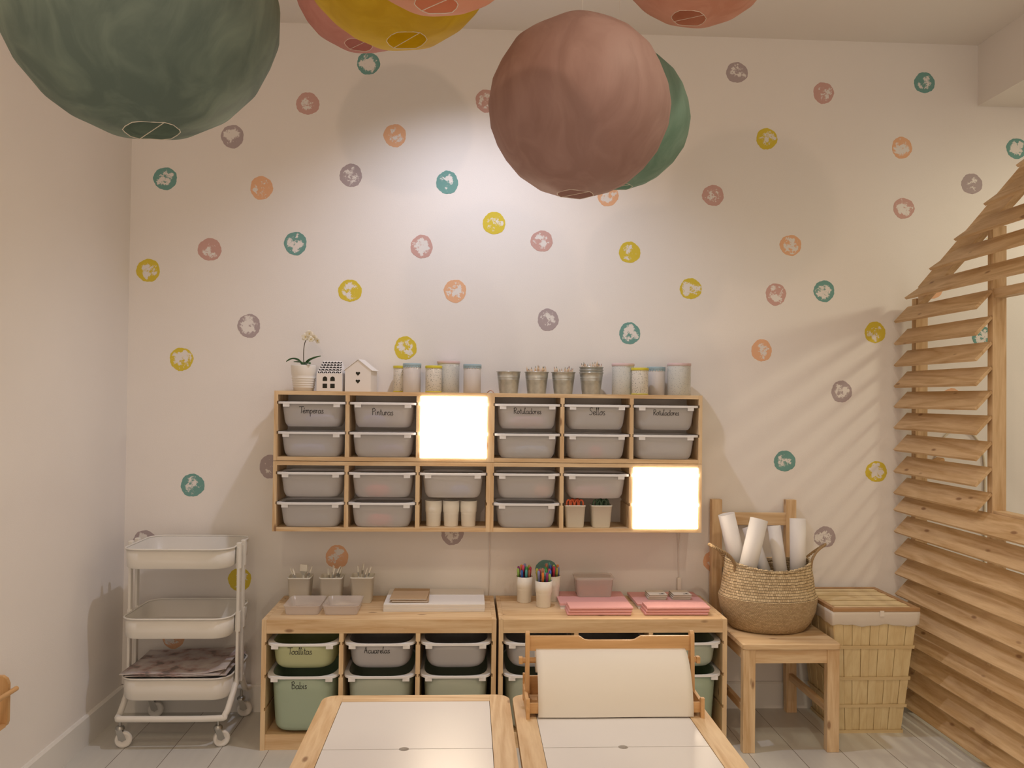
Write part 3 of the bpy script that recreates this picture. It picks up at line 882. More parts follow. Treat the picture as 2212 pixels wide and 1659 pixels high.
sg1 = seagrass('seagrass_plaited', (.74, .59, .37), (.50, .37, .21), 17, 44)
sg2 = seagrass('seagrass_twined', (.64, .48, .29), (.50, .36, .20), 24, 90)
BX, BY, BZ = 1.208, -.262, .4405
bk_ = empty('seagrass_basket', (BX, BY, BZ), 'seagrass belly basket full of paper rolls on the chair seat', 'basket')
def ring_b(hw, hd, z, lift=0, n=56):
    return [Vector((hw * math.cos(2 * PI * k / n), hd * math.sin(2 * PI * k / n), z + lift * (math.cos(2 * PI * k / n) ** 2))) for k in range(n)]
low = [(.120, .10, 0), (.160, .135, .004), (.185, .155, .035), (.204, .168, .080), (.211, .172, .125), (.212, .172, .140)]
upp = [(.212, .172, .140), (.202, .164, .155), (.195, .158, .20), (.187, .150, .24), (.182, .146, .262)]
m_ = MB(); m_.loft([ring_b(a, b_, z) for a, b_, z in low], 0, True, cap0=True); m_.build('lower_body', sg2, bk_)
m_ = MB(); ro = [ring_b(a, b_, z, .028 * max(0, (z - .14) / .122)) for a, b_, z in upp]; ri = [ring_b(a - .006, b_ - .006, z, .028 * max(0, (z - .14) / .122)) for a, b_, z in reversed(upp)]
m_.loft(ro + ri, 0, True); m_.build('upper_body', sg1, bk_)
m_ = MB(); 
for ph in (0, PI):
    pts = []
    for k in range(140):
        a = 2 * PI * k / 140
        pts.append((.180 * math.cos(a), .144 * math.sin(a), .262 + .028 * math.cos(a) ** 2 + .004 * math.sin(26 * a + ph)))
    m_.tube(pts, .0055, 6, closed=True)
m_.build('plaited_rim', sg1, bk_)
def braid(path, rad=.0048):
    cvp = catmull(path, 14); mbb = MB()
    for ph in (0, 2 * PI / 3, 4 * PI / 3):
        pts = []
        for k, p in enumerate(cvp):
            a = k * .75 + ph
            pts.append(p + Vector((.0035 * math.cos(a), .0035 * math.sin(a), .0035 * math.sin(a + 1))))
        mbb.tube(pts, rad * .75, 6)
    return mbb
braid([(-.165, -.065, .255), (-.170, -.068, .29), (-.200, -.066, .325), (-.252, -.05, .352), (-.258, .0, .356), (-.215, .035, .335), (-.178, .04, .29), (-.172, .04, .262)]).build('handle', plain('handle_grass', (.33, .22, .11), .8, bump=.3), bk_)
braid([(.168, -.055, .262), (.172, -.058, .30), (.196, -.05, .335), (.240, -.025, .358), (.246, .0, .352), (.222, .028, .325), (.185, .04, .29), (.172, .04, .265)]).build('handle', plain('handle_grass', (.33, .22, .11), .8, bump=.3), bk_)
roll_m = plain('roll_paper', (.80, .77, .74), .7)
RG = 'white paper rolls standing in the basket'
for (top, bot, rad, lab) in [((1.043, -0.20, 0.919), (1.120, -0.205, 0.6), 0.036, 'white paper roll at the left of the basket, leaning left'), ((1.166, -0.27, 0.906), (1.0796, -0.3099, 0.6), 0.038, 'wide white paper roll leaning right across the basket front'), ((1.257, -0.2, 0.868), (1.280, -0.258, 0.6), 0.028, 'white paper roll behind the front roll, leaning left'), ((1.348, -0.24, 0.906), (1.3416, -0.2657, 0.6), 0.034, 'upright white paper roll at the right of the basket'), ((1.164, -0.13, 0.853), (1.2423, -0.1999, 0.6), 0.028, 'thin white paper roll at the back of the basket')]:
    A = Vector(top); B = Vector(bot); d = (A - B); ln = d.length; q = d.to_track_quat('Z', 'Y')
    m_ = MB()
    m_.lathe([(.012, 0), (rad, 0), (rad, ln), (rad - .003, ln), (rad - .004, ln - .004), (.014, ln - .004), (.012, ln - .008), (.012, 0)], n=36, cap0=False, cap1=False)
    o = m_.build('paper_roll', roll_m, None, B); o.rotation_mode = 'QUATERNION'; o.rotation_quaternion = q
    tag(o, lab, 'paper roll', RG)

# ------------------------------------------------------------------ laundry hamper
hp = empty('laundry_hamper', (1.61, -.23, 0), 'tapered bamboo laundry hamper with cloth liner and slatted lid', 'hamper')
bam = pine('z', (0.82, 0.68, 0.40), (0.72, 0.56, 0.30), False, 'bamboo'); bamx = pine('x', (0.78, 0.62, 0.36), (0.68, 0.52, 0.28), False, 'bamboo_band')
lidw = pine('x', (0.50, 0.31, 0.16), (0.42, 0.24, 0.11), False, 'lid_wood'); lidy = pine('y', (0.50, 0.31, 0.16), (0.42, 0.24, 0.11), False, 'lid_wood')
HB = (-.108, .168, -.080, .190)      # bottom x0,x1,y0,y1 (local)
HT = (-.180, .176, -.196, .190)      # at z=.545
def hq(z):
    k = z / .545
    return [HB[i] + (HT[i] - HB[i]) * k for i in range(4)]
m_ = MB(); core_ = MB()
rnd = random.Random(4)
# inner shell
rr_ = []
for z in (.004, .545):
    a = hq(z); i_ = .006
    rr_.append([Vector((a[0] + i_, a[2] + i_, z)), Vector((a[1] - i_, a[2] + i_, z)), Vector((a[1] - i_, a[3] - i_, z)), Vector((a[0] + i_, a[3] - i_, z))])
core_.loft(rr_, 0, False, True, False); core_.build('inner_weave', plain('bamboo_inner', (.48, .36, .19), .7), hp)
ns = 9
for side in range(4):
    for k in range(ns):
        t0, t1 = (k + .022) / ns, (k + .978) / ns
        segs = ((.0, .118), (.122, .245), (.249, .385), (.389, .545))
        for si, (za, zb) in enumerate(segs):
            off = .0025 * ((k + si) % 2) + rnd.uniform(0, .001)
            vs = []
            for z in (za, zb):
                a = hq(z)
                for o_ in (off, off + .003 + .002):
                    o2 = -.002 + (o_ - .0) * 1
                    if side == 0: q0 = (a[0] + (a[1] - a[0]) * t0, a[2] - o2 + .004); q1 = (a[0] + (a[1] - a[0]) * t1, a[2] - o2 + .004)
                    elif side == 1: q0 = (a[0] + o2 * -1 + .004, a[2] + (a[3] - a[2]) * t0); q1 = (a[0] - o2 + .004, a[2] + (a[3] - a[2]) * t1)
                    elif side == 2: q0 = (a[1] + o2 - .004, a[2] + (a[3] - a[2]) * t0); q1 = (a[1] + o2 - .004, a[2] + (a[3] - a[2]) * t1)
                    else: q0 = (a[0] + (a[1] - a[0]) * t0, a[3] + o2 - .004); q1 = (a[0] + (a[1] - a[0]) * t1, a[3] + o2 - .004)
                    vs += [(q0[0], q0[1], z), (q1[0], q1[1], z)]
            m_.add(vs, [(0, 1, 3, 2), (4, 6, 7, 5), (0, 4, 5, 1), (2, 3, 7, 6), (0, 2, 6, 4), (1, 5, 7, 3)])
m_.build('slatted_body', bam, hp)
m_ = MB()
for z in (.0, .118, .243, .383):
    for dz in (0,):
        ra = []
        for (zz, o_) in ((z, .004), (z, .0065), (z + .014, .0065), (z + .014, .004), (z, .004)):
            a = hq(zz); ra.append([Vector((a[0] - o_, a[2] - o_, zz)), Vector((a[1] + o_, a[2] - o_, zz)), Vector((a[1] + o_, a[3] + o_, zz)), Vector((a[0] - o_, a[3] + o_, zz))])
        m_.loft(ra, 0, False)
m_.build('cross_band', bamx, hp)
# cloth liner folded over the top
cl = plain('liner_cotton', (.78, .72, .64), .85, bump=.5, bscale=40)
rings = []
n = 30
def rect_ring(a, o_, z, wav=0):
    out = []
    P4 = [(a[0] - o_, a[2] - o_), (a[1] + o_, a[2] - o_), (a[1] + o_, a[3] + o_), (a[0] - o_, a[3] + o_)]
    for i in range(4):
        p, q = P4[i], P4[(i + 1) % 4]
        for k in range(n):
            tt = k / n; zz = z + wav * .004 * math.sin((i * n + k) * .42) + wav * .002 * math.sin((i * n + k) * 1.1)
            out.append(Vector((p[0] + (q[0] - p[0]) * tt, p[1] + (q[1] - p[1]) * tt, zz)))
    return out
rings = [rect_ring(hq(.487), .007, .487, 1), rect_ring(hq(.492), .0105, .492, 1), rect_ring(hq(.52), .0095, .520), rect_ring(hq(.535), .010, .535), rect_ring(hq(.545), .0085, .547), rect_ring(hq(.545), -.004, .547), rect_ring(hq(.5), -.006, .50)]
m_ = MB(); m_.loft(rings, 0, True); m_.build('liner', cl, hp)
MB().box(.012, .030, -.2095, -.2065, .528, .552, bev=.001).build('liner_tag', cl, hp)
# lid: frame and slats
a = (-.187, .184, -.206, .196)
m_ = MB(); z0, z1 = .5475, .563
m_.box(a[0], a[1], a[2], a[2] + .022, z0, z1, bev=.001); m_.box(a[0], a[1], a[3] - .016, a[3], z0, z1, bev=.001); m_.build('lid_frame', lidw, hp)
m_ = MB(); m_.box(a[0], a[0] + .018, a[2] + .022, a[3] - .016, z0, z1, bev=.001); m_.box(a[1] - .018, a[1], a[2] + .022, a[3] - .016, z0, z1, bev=.001); m_.build('lid_frame', lidy, hp)
m_ = MB(); ny = 8
for k in range(ny):
    ya = a[2] + .026 + k * (a[3] - a[2] - .044) / ny
    m_.box(a[0] + .018, a[1] - .018, ya, ya + .037, z0 + .004 + .002 * (k % 2), z0 + .010 + .002 * (k % 2))
m_.build('lid_slats', bamx, hp)

# ------------------------------------------------------------------ trolley
cart_m = plain('cream_steel', (.77, .75, .70), .38, spec=.5)
ct = empty('utility_cart', (-1.268, -.235, 0), 'cream three-tier steel trolley in the left corner', 'trolley')
X_ = lambda x: x + 1.268
Y_ = lambda y: y + .235
CW, CD = .218, .180
for (zr, h_) in ((.797, .082), (.518, .083), (.279, .090)):
    rings = [rrect(CW - .012, CD - .010, .060, zr - h_), rrect(CW - .006, CD - .005, .064, zr - h_ + .006), rrect(CW - .003, CD - .002, .066, zr - .006)]
    m_ = MB(); shell(m_, rings, .0022)
    m_.tube(rrect(CW - .001, CD, .067, zr - .003), .0036, 8, closed=True)
    m_.build('tray', cart_m, ct)
fr = MB()
zb = .121; tr_ = .0125
base = catmull([(X_(-1.045), Y_(-.30), .24), (X_(-1.047), Y_(-.375), .185), (X_(-1.06), Y_(-.412), .135), (X_(-1.10), Y_(-.42), zb), (X_(-1.44), Y_(-.42), zb), (X_(-1.482), Y_(-.41), zb), (X_(-1.490), Y_(-.37), zb + .006), (X_(-1.492), Y_(-.30), zb + .06), (X_(-1.492), Y_(-.27), .24)], 6)
fr.tube(base, tr_, 12)
base2 = catmull([(X_(-1.045), Y_(-.235), .24), (X_(-1.047), Y_(-.16), .16), (X_(-1.055), Y_(-.06), .125), (X_(-1.10), Y_(-.045), zb), (X_(-1.44), Y_(-.045), zb), (X_(-1.482), Y_(-.06), zb), (X_(-1.492), Y_(-.14), .15), (X_(-1.492), Y_(-.21), .24)], 6)
fr.tube(base2, tr_, 12)
fr.build('base_frame', cart_m, ct)
for (xx, yy) in ((-1.040, -.315), (-1.040, -.245), (-1.494, -.275), (-1.494, -.205)):
    m_ = MB(); m_.box(X_(xx) - .006, X_(xx) + .006, Y_(yy) - .014, Y_(yy) + .014, .215, .79, bev=.004)
    m_.box(X_(xx) - .010, X_(xx) + .010, Y_(yy) - .011, Y_(yy) + .011, .70, .808, bev=.004)
    m_.box(X_(xx) - .010, X_(xx) + .010, Y_(yy) - .011, Y_(yy) + .011, .44, .525, bev=.004)
    m_.build('post', cart_m, ct)
steel = plain('zinc_steel', (.42, .42, .40), .35, metal=.9); whl = plain('wheel_plastic', (.78, .76, .72), .4)
for (xx, yy, a) in ((-1.478, -.40, .25), (-1.090, -.40, .5), (-1.47, -.065, .2), (-1.085, -.065, .3)):
    m_ = MB(); mt = Matrix.Translation((X_(xx), Y_(yy), 0)) @ Matrix.Rotation(a, 4, 'Z')
    m_.lathe([(.006, 0), (.006, .03)], cz=.085, n=12, mat=mt); m_.lathe([(.018, 0), (.018, .008), (.012, .014)], cz=.074, n=20, mat=mt)
    for s in (-1, 1):
        pl = [(-.016, .078), (.006, .078), (.024, .034), (.010, .026), (-.004, .034)]
        vs = [mt @ Vector((p[0], s * .0125 - .001, p[1])) for p in pl] + [mt @ Vector((p[0], s * .0125 + .001, p[1])) for p in pl]
        m_.add(vs, [(4, 3, 2, 1, 0), (5, 6, 7, 8, 9)] + [(i, (i + 1) % 5, (i + 1) % 5 + 5, i + 5) for i in range(5)])
    o = m_.build('caster', steel, ct)
    wm = MB(); m2 = mt @ Matrix.Translation((.014, 0, .0325)) @ Matrix.Rotation(PI / 2, 4, 'X')
    wm.lathe([(.007, -.010), (.020, -.009), (.022, -.0105), (.030, -.0105), (.0325, -.007), (.0325, .007), (.030, .0105), (.022, .0105), (.020, .009), (.007, .010)], n=32, mat=m2)
    wm.build('wheel', whl, o)
# newspapers in the bottom tray
m, nt, N, L, P = nodes_of('newsprint')
tc = N.new('ShaderNodeTexCoord'); n1 = N.new('ShaderNodeTexNoise'); n1.inputs['Scale'].default_value = 14; n1.inputs['Detail'].default_value = 6; L.new(tc.outputs['Object'], n1.inputs['Vector'])
rp = N.new('ShaderNodeValToRGB'); e_ = rp.color_ramp.elements; e_[0].position = .38; e_[0].color = (.24, .20, .19, 1); e_[1].position = .62; e_[1].color = (.60, .55, .52, 1)
q_ = rp.color_ramp.elements.new(.43); q_.color = (.46, .33, .31, 1); q_ = rp.color_ramp.elements.new(.5); q_.color = (.50, .44, .44, 1)
L.new(n1.outputs['Fac'], rp.inputs[0]); L.new(rp.outputs[0], P.inputs['Base Color']); P.inputs['Roughness'].default_value = .6
news_m = m
for k, (zz, dx, rz) in enumerate(((.2835, .004, .02), (.2885, -.012, -.03), (.2935, -.004, .05))):
    m_ = MB(); rows = []
    for j in range(13):
        yy = -.172 + .344 * j / 12
        rw_ = []
        for i in range(15):
            xx = -.20 + .40 * i / 14
            rw_.append(Vector((xx, yy, .0035 * math.sin(xx * 19 + 1) * math.sin(yy * 14) + .004 + max(0, xx - .12) * .18 * (k == 2))))
        rows.append(rw_ + [Vector((p.x, p.y, p.z - .0030)) for p in reversed(rw_)])
    m_.loft(rows, 0, True, True, True)
    tag(m_.build('newspaper', news_m, None, (-1.268 + dx, -.235, zz), (0, 0, rz)),
        ['bottom newspaper of the pile on the trolley', 'middle newspaper of the pile on the trolley', 'crumpled top newspaper on the trolley bottom tray'][k], 'newspaper', 'newspapers on the trolley')

# ------------------------------------------------------------------ cups, pots, tins
cup_m = plain('white_melamine', (.82, .79, .72), .35)
def make_cup(label, group, loc):
    m_ = MB(); pr = [(.0295, 0), (.031, .002), (.0335, .060), (.0355, .063), (.0375, .112), (.036, .112), (.034, .065), (.030, .006), (.0, .005)]
    m_.lathe(pr, n=36, cap0=True, cap1=False)
    return tag(m_.build('white_cup', cup_m, None, loc), label, 'cup', group)
for x, lab in ((-.245, 'white cup in the wall frame corner, leftmost of three'), (-.168, 'white cup in the wall frame, middle of three'), (-.092, 'white cup in the wall frame, rightmost of three')):
    make_cup(lab, 'three empty cups in the wall frame', (x, -.150, .8555))
cups = [('white cup of felt pens, left one on the right unit', (.159, -.135, .5205)), ('white cup of felt pens, foremost of three on the right unit', (.237, -.225, .5205)), ('white cup of felt pens behind the foremost cup', (.284, -.115, .5205))]
PENC = [(.55, .04, .10), (.75, .25, .05), (.05, .15, .55), (.06, .40, .12), (.45, .45, .08), (.30, .04, .20), (.10, .42, .42), (.80, .10, .25), (.25, .28, .55), (.35, .60, .15), (.50, .20, .12)]
def pen(base, top, col, r_, name, lab, cat, grp, tip='cap'):
    A = Vector(base); B = Vector(top); d = B - A; ln = d.length; m_ = MB()
    if tip == 'cap': m_.lathe([(r_ * .9, 0), (r_, .01), (r_, ln - .03), (r_ * 1.12, ln - .03), (r_ * 1.12, ln - .006), (r_ * .7, ln)], n=12)
    else:
        m_.lathe([(r_, 0), (r_, ln - .018)], n=6, smooth=False)
        m_.lathe([(r_, ln - .018), (r_ * .55, ln - .009)], n=6, mi=1, cap0=False, cap1=False)
        m_.lathe([(r_ * .55, ln - .009), (.0002, ln)], n=6, mi=2, cap0=False)
    key = 'paint_%.2f_%.2f_%.2f' % col
    mats = [plain(key, col, .45)] if tip == 'cap' else [plain('raw_cedar', (.66, .46, .30), .7), plain('sharpened_wood', (.74, .56, .38), .7), plain(key, col, .45)]
    o = m_.build(name, mats, None, A); o.rotation_mode = 'QUATERNION'; o.rotation_quaternion = d.to_track_quat('Z', 'Y')
    return tag(o, lab, cat, grp)
rnd = random.Random(21)
CN = ['crimson', 'orange', 'blue', 'green', 'olive', 'plum', 'teal', 'pink', 'slate blue', 'lime', 'brown']
wh = ['left pen cup', 'front pen cup', 'rear pen cup']
for ci, (lab, loc) in enumerate(cups):
    make_cup(lab, 'white cups of felt pens', loc)
    for k in range(11):
        a = 2 * PI * k / 9 + ci if k < 9 else 0; rb = (.019 if k < 9 else .003 + .004 * (k - 9)); rt = (.028 if k < 9 else .006)
        if k == 10: a = PI; rt = .008; rb = .008
        base = (loc[0] + rb * math.cos(a), loc[1] + rb * math.sin(a), loc[2] + .0065)
        top = (loc[0] + rt * math.cos(a) + rnd.uniform(-.003, .003), loc[1] + rt * math.sin(a), loc[2] + .150 + rnd.uniform(-.008, .008) + (.008 if math.sin(a) > 0 else 0))
        j = (k * 4 + ci * 3) % 11
        pen(base, top, PENC[j], .0052, 'felt_pen', '%s felt pen standing in the %s' % (CN[j], wh[ci]), 'felt pen', 'felt pens in the white cups')

# square tapered pots
pot_m = plain('ivory_plastic', (.74, .71, .63), .4)
def make_pot(label, loc, group, s=.046, h=.098, rz=0.0):
    rings = []
    for k, z in ((.80, 0), (.83, .003), (.97, h - .006), (1.0, h - .006), (1.0, h)):
        rings.append(rrect(s * k, s * k, .012, z))
    m_ = MB(); shell(m_, rings, .002)
    return tag(m_.build('square_pot', pot_m, None, loc, (0, 0, rz)), label, 'pot', group)
pots = [(-.820, -.135), (-.684, -.135), (-.552, -.125)]
pl_ = ['ivory square pot of brushes, leftmost on the left unit', 'ivory square pot of brushes, middle on the left unit', 'ivory square pot of brushes beside the white paper pad']
whp = ['left brush pot', 'middle brush pot', 'right brush pot']
for k, (x, y) in enumerate(pots): make_pot(pl_[k], (x, y, .5205), 'brush pots on the left unit', s=.050, h=.113)
brm = [plain('brush_white', (.80, .77, .70), .5), plain('brush_metal', (.6, .58, .52), .3, metal=.8), plain('bristle', (.82, .78, .70), .9)]
def brush(base, top, wd, label, blunt=True):
    A = Vector(base); B = Vector(top); d = B - A; ln = d.length; m_ = MB()
    m_.lathe([(.0035, 0), (.0058, ln * .5), (.0042, ln - .045)], n=8)
    def flat(z0, z1, w0, w1, t0, t1, mi):
        vs = []
        for (z, w_, t_) in ((z0, w0, t0), (z1, w1, t1)): vs += [(-w_, -t_, z), (w_, -t_, z), (w_, t_, z), (-w_, t_, z)]
        m_.add(vs, [(3, 2, 1, 0), (4, 5, 6, 7), (0, 1, 5, 4), (1, 2, 6, 5), (2, 3, 7, 6), (3, 0, 4, 7)], mi)
    flat(ln - .047, ln - .028, .003, wd, .003, .003, 1); flat(ln - .028, ln, wd, wd * (1.0 if blunt else .3), .003, .0015, 2)
    o = m_.build('paint_brush', brm, None, A); o.rotation_mode = 'QUATERNION'; o.rotation_quaternion = d.to_track_quat('Z', 'Y')
    tag(o, label, 'paint brush', 'white brushes in the square pots')
def bset(pi_, lst):
    x, y = pots[pi_]
    for (bx, by, tx, ty, h, wd, lab, bl) in lst:
        brush((x + bx, y + by, .524), (x + tx, y + ty, .5205 + h + .010), wd * 1.25, lab % whp[pi_], bl)
bset(0, [(.02, -.01, -.045, .0, .135, .004, 'thin brush leaning left in the %s', False), (.012, -.02, -.028, -.03, .140, .004, 'slim brush leaning left in the front of the %s', True),
         (.01, .0, .012, .005, .150, .014, 'broad flat brush upright in the %s', True), (-.01, .01, .045, .02, .140, .008, 'frayed brush leaning right in the %s', True)])
bset(1, [(.0, .0, -.02, .01, .132, .003, 'fine brush in the left of the %s', False), (-.01, .0, .005, .005, .146, .009, 'flat brush upright in the %s', True), (-.02, -.01, .015, -.02, .140, .004, 'slim brush leaning in the front of the %s', False),
         (-.02, .01, .035, .0, .143, .009, 'splayed brush leaning right in the %s', True), (-.01, .02, .042, .01, .138, .008, 'frayed brush at the right edge of the %s', True)])
bset(2, [(-.01, .0, -.022, .0, .145, .004, 'round brush upright at the left of the %s', True), (-.02, .01, .0, .02, .150, .005, 'slim round brush in the middle of the %s', True), (-.02, -.01, .022, -.015, .138, .005, 'slim brush leaning right in the %s', False),
         (-.01, -.02, .040, -.02, .147, .011, 'wide flat brush leaning over the right of the %s', True)])
# scissors pots in the lower right wall frame
sp1, sp2 = (.375, -.150, .8555), (.492, -.150, .8555)
make_pot('ivory square pot of orange scissors in the wall frame', sp1, 'scissors pots in the wall frame', s=.047, h=.098)
make_pot('ivory square pot of green scissors in the wall frame', sp2, 'scissors pots in the wall frame', s=.047, h=.098)
def scissors(loc, col, lab, grp, rz):
    t = empty('scissors', loc, lab, 'scissors', grp, rz)
    for s in (-1, 1):
        c = catmull([(s * .004, 0, .080), (s * .002, 0, .098), (s * .010, 0, .114), (s * .020, 0, .109), (s * .022, 0, .092), (s * .014, 0, .080)], 5, closed=True)
        m_ = MB(); m_.tube(c, .0040, 8, closed=True); m_.build('finger_ring', plain('grip_%.2f' % col[0], col, .4), t)
        m_ = MB(); m_.prism([(s * .001, .0), (s * .008, .085), (s * .001, .088)], 'y', -.001 + s * .001, .001 + s * .001); m_.build('blade', steel, t)
for k, (dx, dy, rz, lab) in enumerate(((-.024, -.012, .5, 'orange-handled scissors at the left of the orange pot'), (-.001, -.014, .1, 'orange-handled scissors in the middle of the orange pot'), (.024, -.012, -.4, 'orange-handled scissors at the right of the orange pot'), (.008, .018, .3, 'orange-handled scissors at the back of the orange pot'))):
    scissors((sp1[0] + dx * .7, sp1[1] + dy, sp1[2] + .004), (.80, .17, .07), lab, 'orange scissors', rz)
for k, (dx, dy, rz, lab) in enumerate(((-.020, -.010, .4, 'green-handled scissors at the left of the green pot'), (.002, -.012, -.1, 'green-handled scissors in the middle of the green pot'), (.022, .010, -.4, 'green-handled scissors at the right of the green pot'))):
    scissors((sp2[0] + dx * .7, sp2[1] + dy, sp2[2] + .004), (.06, .12, .06), lab, 'green scissors', rz)

# tins on the wall unit
ZT = 1.4402
def tin_mat(name, base, dotcol, sc):
    m, nt, N, L, P = nodes_of(name)
    tc = N.new('ShaderNodeTexCoord'); vo = N.new('ShaderNodeTexVoronoi'); vo.inputs['Scale'].default_value = sc; vo.inputs['Randomness'].default_value = .8
    L.new(tc.outputs['Object'], vo.inputs['Vector'])
    rp = N.new('ShaderNodeValToRGB'); rp.color_ramp.elements[0].position = .20; rp.color_ramp.elements[0].color = (*dotcol, 1); rp.color_ramp.elements[1].position = .26; rp.color_ramp.elements[1].color = (*base, 1)
    L.new(vo.outputs['Distance'], rp.inputs[0]); L.new(rp.outputs[0], P.inputs['Base Color']); P.inputs['Roughness'].default_value = .25
    return m
tin_y = tin_mat('tin_yellow_spots', (.72, .69, .62), (.25, .27, .25), 130)
tin_p = tin_mat('tin_pink_spots', (.62, .63, .60), (.42, .45, .45), 150)
tin_b = plain('tin_plain_grey', (.68, .65, .64), .25)
lid_y = plain('tin_lid_yellow', (.66, .58, .05), .35); lid_p = plain('tin_lid_pink', (.68, .52, .52), .35); lid_b = plain('tin_lid_blue', (.33, .46, .52), .35)
def tin(x, y, d, h, kind, lab):
    t = empty('storage_tin', (x, y, ZT), lab, 'tin', 'spotted storage tins on the wall shelf'); r_ = d / 2
    m_ = MB(); m_.lathe([(r_ - .001, 0), (r_, .001), (r_, h - .010), (r_ - .001, h - .008)], n=40); m_.build('body', {'y': tin_y, 'p': tin_p, 'b': tin_b}[kind], t)
    lm = {'y': lid_y, 'p': lid_p, 'b': lid_b}[kind]
    m_ = MB(); m_.lathe([(r_ + .0015, h - .012), (r_ + .002, h - .011), (r_ + .002, h - .001), (r_ + .001, h), (r_ - .003, h - .0005), (r_ - .005, h - .002)], n=40)
    if kind == 'b':   # scalloped skirt
        for q in range(20):
            a = 2 * PI * q / 20; cc = Vector((math.cos(a), math.sin(a), 0)); tg = Vector((-math.sin(a), math.cos(a), 0)); w_ = PI * r_ / 20 * .95
            vs = [cc * (r_ + .0014) + tg * w_ * math.cos(b_) + Vector((0, 0, h - .012 - .0075 * math.sin(b_))) for b_ in [PI * i / 6 for i in range(7)]]
            vs2 = [v - cc * .0016 for v in vs]
            m_.add(vs + vs2, [tuple(range(7)), tuple(range(13, 6, -1))] + [(i, i + 1, i + 8, i + 7) for i in range(6)])
    if kind == 'y':
        MB().lathe([(r_ - .002, -.0001), (r_ + .001, .001), (r_ + .001, .005), (r_ - .002, .006)], n=40).build('base_band', lm, t)
    m_.build('lid', lm, t)
TI = [
    (-0.4015, -0.055, 0.069, 0.1188, 'y', 'yellow-lidded spotted tin half hidden behind the blue-lidded tin'),
    (-0.349, -0.115, 0.078, 0.1278, 'b', 'blue-lidded grey tin, left of the two near the houses'),
    (-0.253, -0.125, 0.072, 0.1188, 'y', 'yellow-lidded spotted tin in front of the tall pink-lidded one'),
    (-0.19, -0.06, 0.1, 0.1428, 'p', 'tall pink-lidded tin behind the yellow-lidded one, left group'),
    (-0.082, -0.1, 0.078, 0.1278, 'b', 'blue-lidded grey tin beside the glowing panel, next to buckets'),
    (0.5965, -0.1, 0.099, 0.1408, 'p', 'tall pink-lidded tin beside the stacked buckets'),
    (0.662, -0.158, 0.074, 0.1198, 'y', 'small yellow-lidded spotted tin between two others on the right'),
    (0.7535, -0.07, 0.081, 0.1278, 'b', 'blue-lidded grey tin behind the small yellow-lidded tin'),
    (0.852, -0.1, 0.104, 0.1448, 'p', 'tall pink-lidded tin at the right end of the shelf'),
]
for a in TI: tin(*a)
# metal buckets
zinc = plain('galvanised_zinc', (.50, .51, .48), .30, metal=.6, var=.25, vscale=25)
def bucket(x, y, lab, dz=0, wd=.108, h=.098, grp='zinc buckets on the wall shelf'):
    r_ = wd / 2; m_ = MB()
    pr = [(r_ * .76, 0), (r_ * .77, .003), (r_ * .90, .060), (r_ * .915, .0615), (r_ * .905, .063), (r_ * .925, .070), (r_ * .94, .0715), (r_ * .93, .073), (r_ * .97, h - .004), (r_ + .001, h - .003), (r_ + .0015, h), (r_ - .001, h + .0005), (r_ * .96, h - .005), (r_ * .75, .004), (0, .0035)]
    m_.lathe(pr, n=40, cap0=True, cap1=False)
    return tag(m_.build('metal_bucket', zinc, None, (x, y, ZT + dz)), lab, 'bucket', grp)
BKT = [0.081, 0.207, 0.327, 0.4535]
bucket(BKT[0], -.095, 'empty zinc bucket, leftmost of the buckets')
bucket(BKT[1], -.095, 'zinc bucket of pencils beside the empty bucket')
bucket(BKT[2], -.095, 'zinc bucket of pencils beside the nested stack of buckets')
for k, lab in enumerate(('zinc bucket at the bottom of the nested stack', 'zinc bucket in the middle of the nested stack', 'zinc bucket topmost of the nested stack, with pencils')):
    bucket(BKT[3], -.095, lab, dz=.0125 * k)
rnd = random.Random(5)
PCC = [(.06, .05, .05), (.75, .62, .50), (.30, .08, .05), (.10, .16, .10), (.55, .38, .22), (.12, .08, .05)]
PNN = ['black', 'cream', 'dark red', 'dark green', 'ochre', 'dark brown']
for (bi, dz, h, wn) in ((1, 0, .116, 'the bucket by the empty one'), (2, 0, .114, 'the bucket beside the stack'), (3, .025, .114, 'the stacked buckets')):
    for k in range(16):
        a = 2 * PI * k / 16 + .1; top_r = (.045 if k % 2 else .033) + rnd.uniform(-.003, .003); rb = .024 if k % 2 else .015
        hh = h + rnd.uniform(-.006, .014)
        base = (BKT[bi] + rb * math.cos(a), -.095 + rb * math.sin(a), ZT + dz + .007)
        top = (BKT[bi] + top_r * math.cos(a), -.095 + top_r * math.sin(a), ZT + dz + hh)
        j = rnd.randrange(6)
        DIR = ['right', 'back right', 'back', 'back left', 'left', 'front left', 'front', 'front right'][(k // 2) % 8]
        pen(base, top, PCC[j], .0036, 'pencil', '%s-tipped pencil, %s ring, %s, in %s' % (PNN[j], 'outer' if k % 2 else 'inner', DIR, wn), 'pencil', 'pencils in ' + wn, tip='pencil')

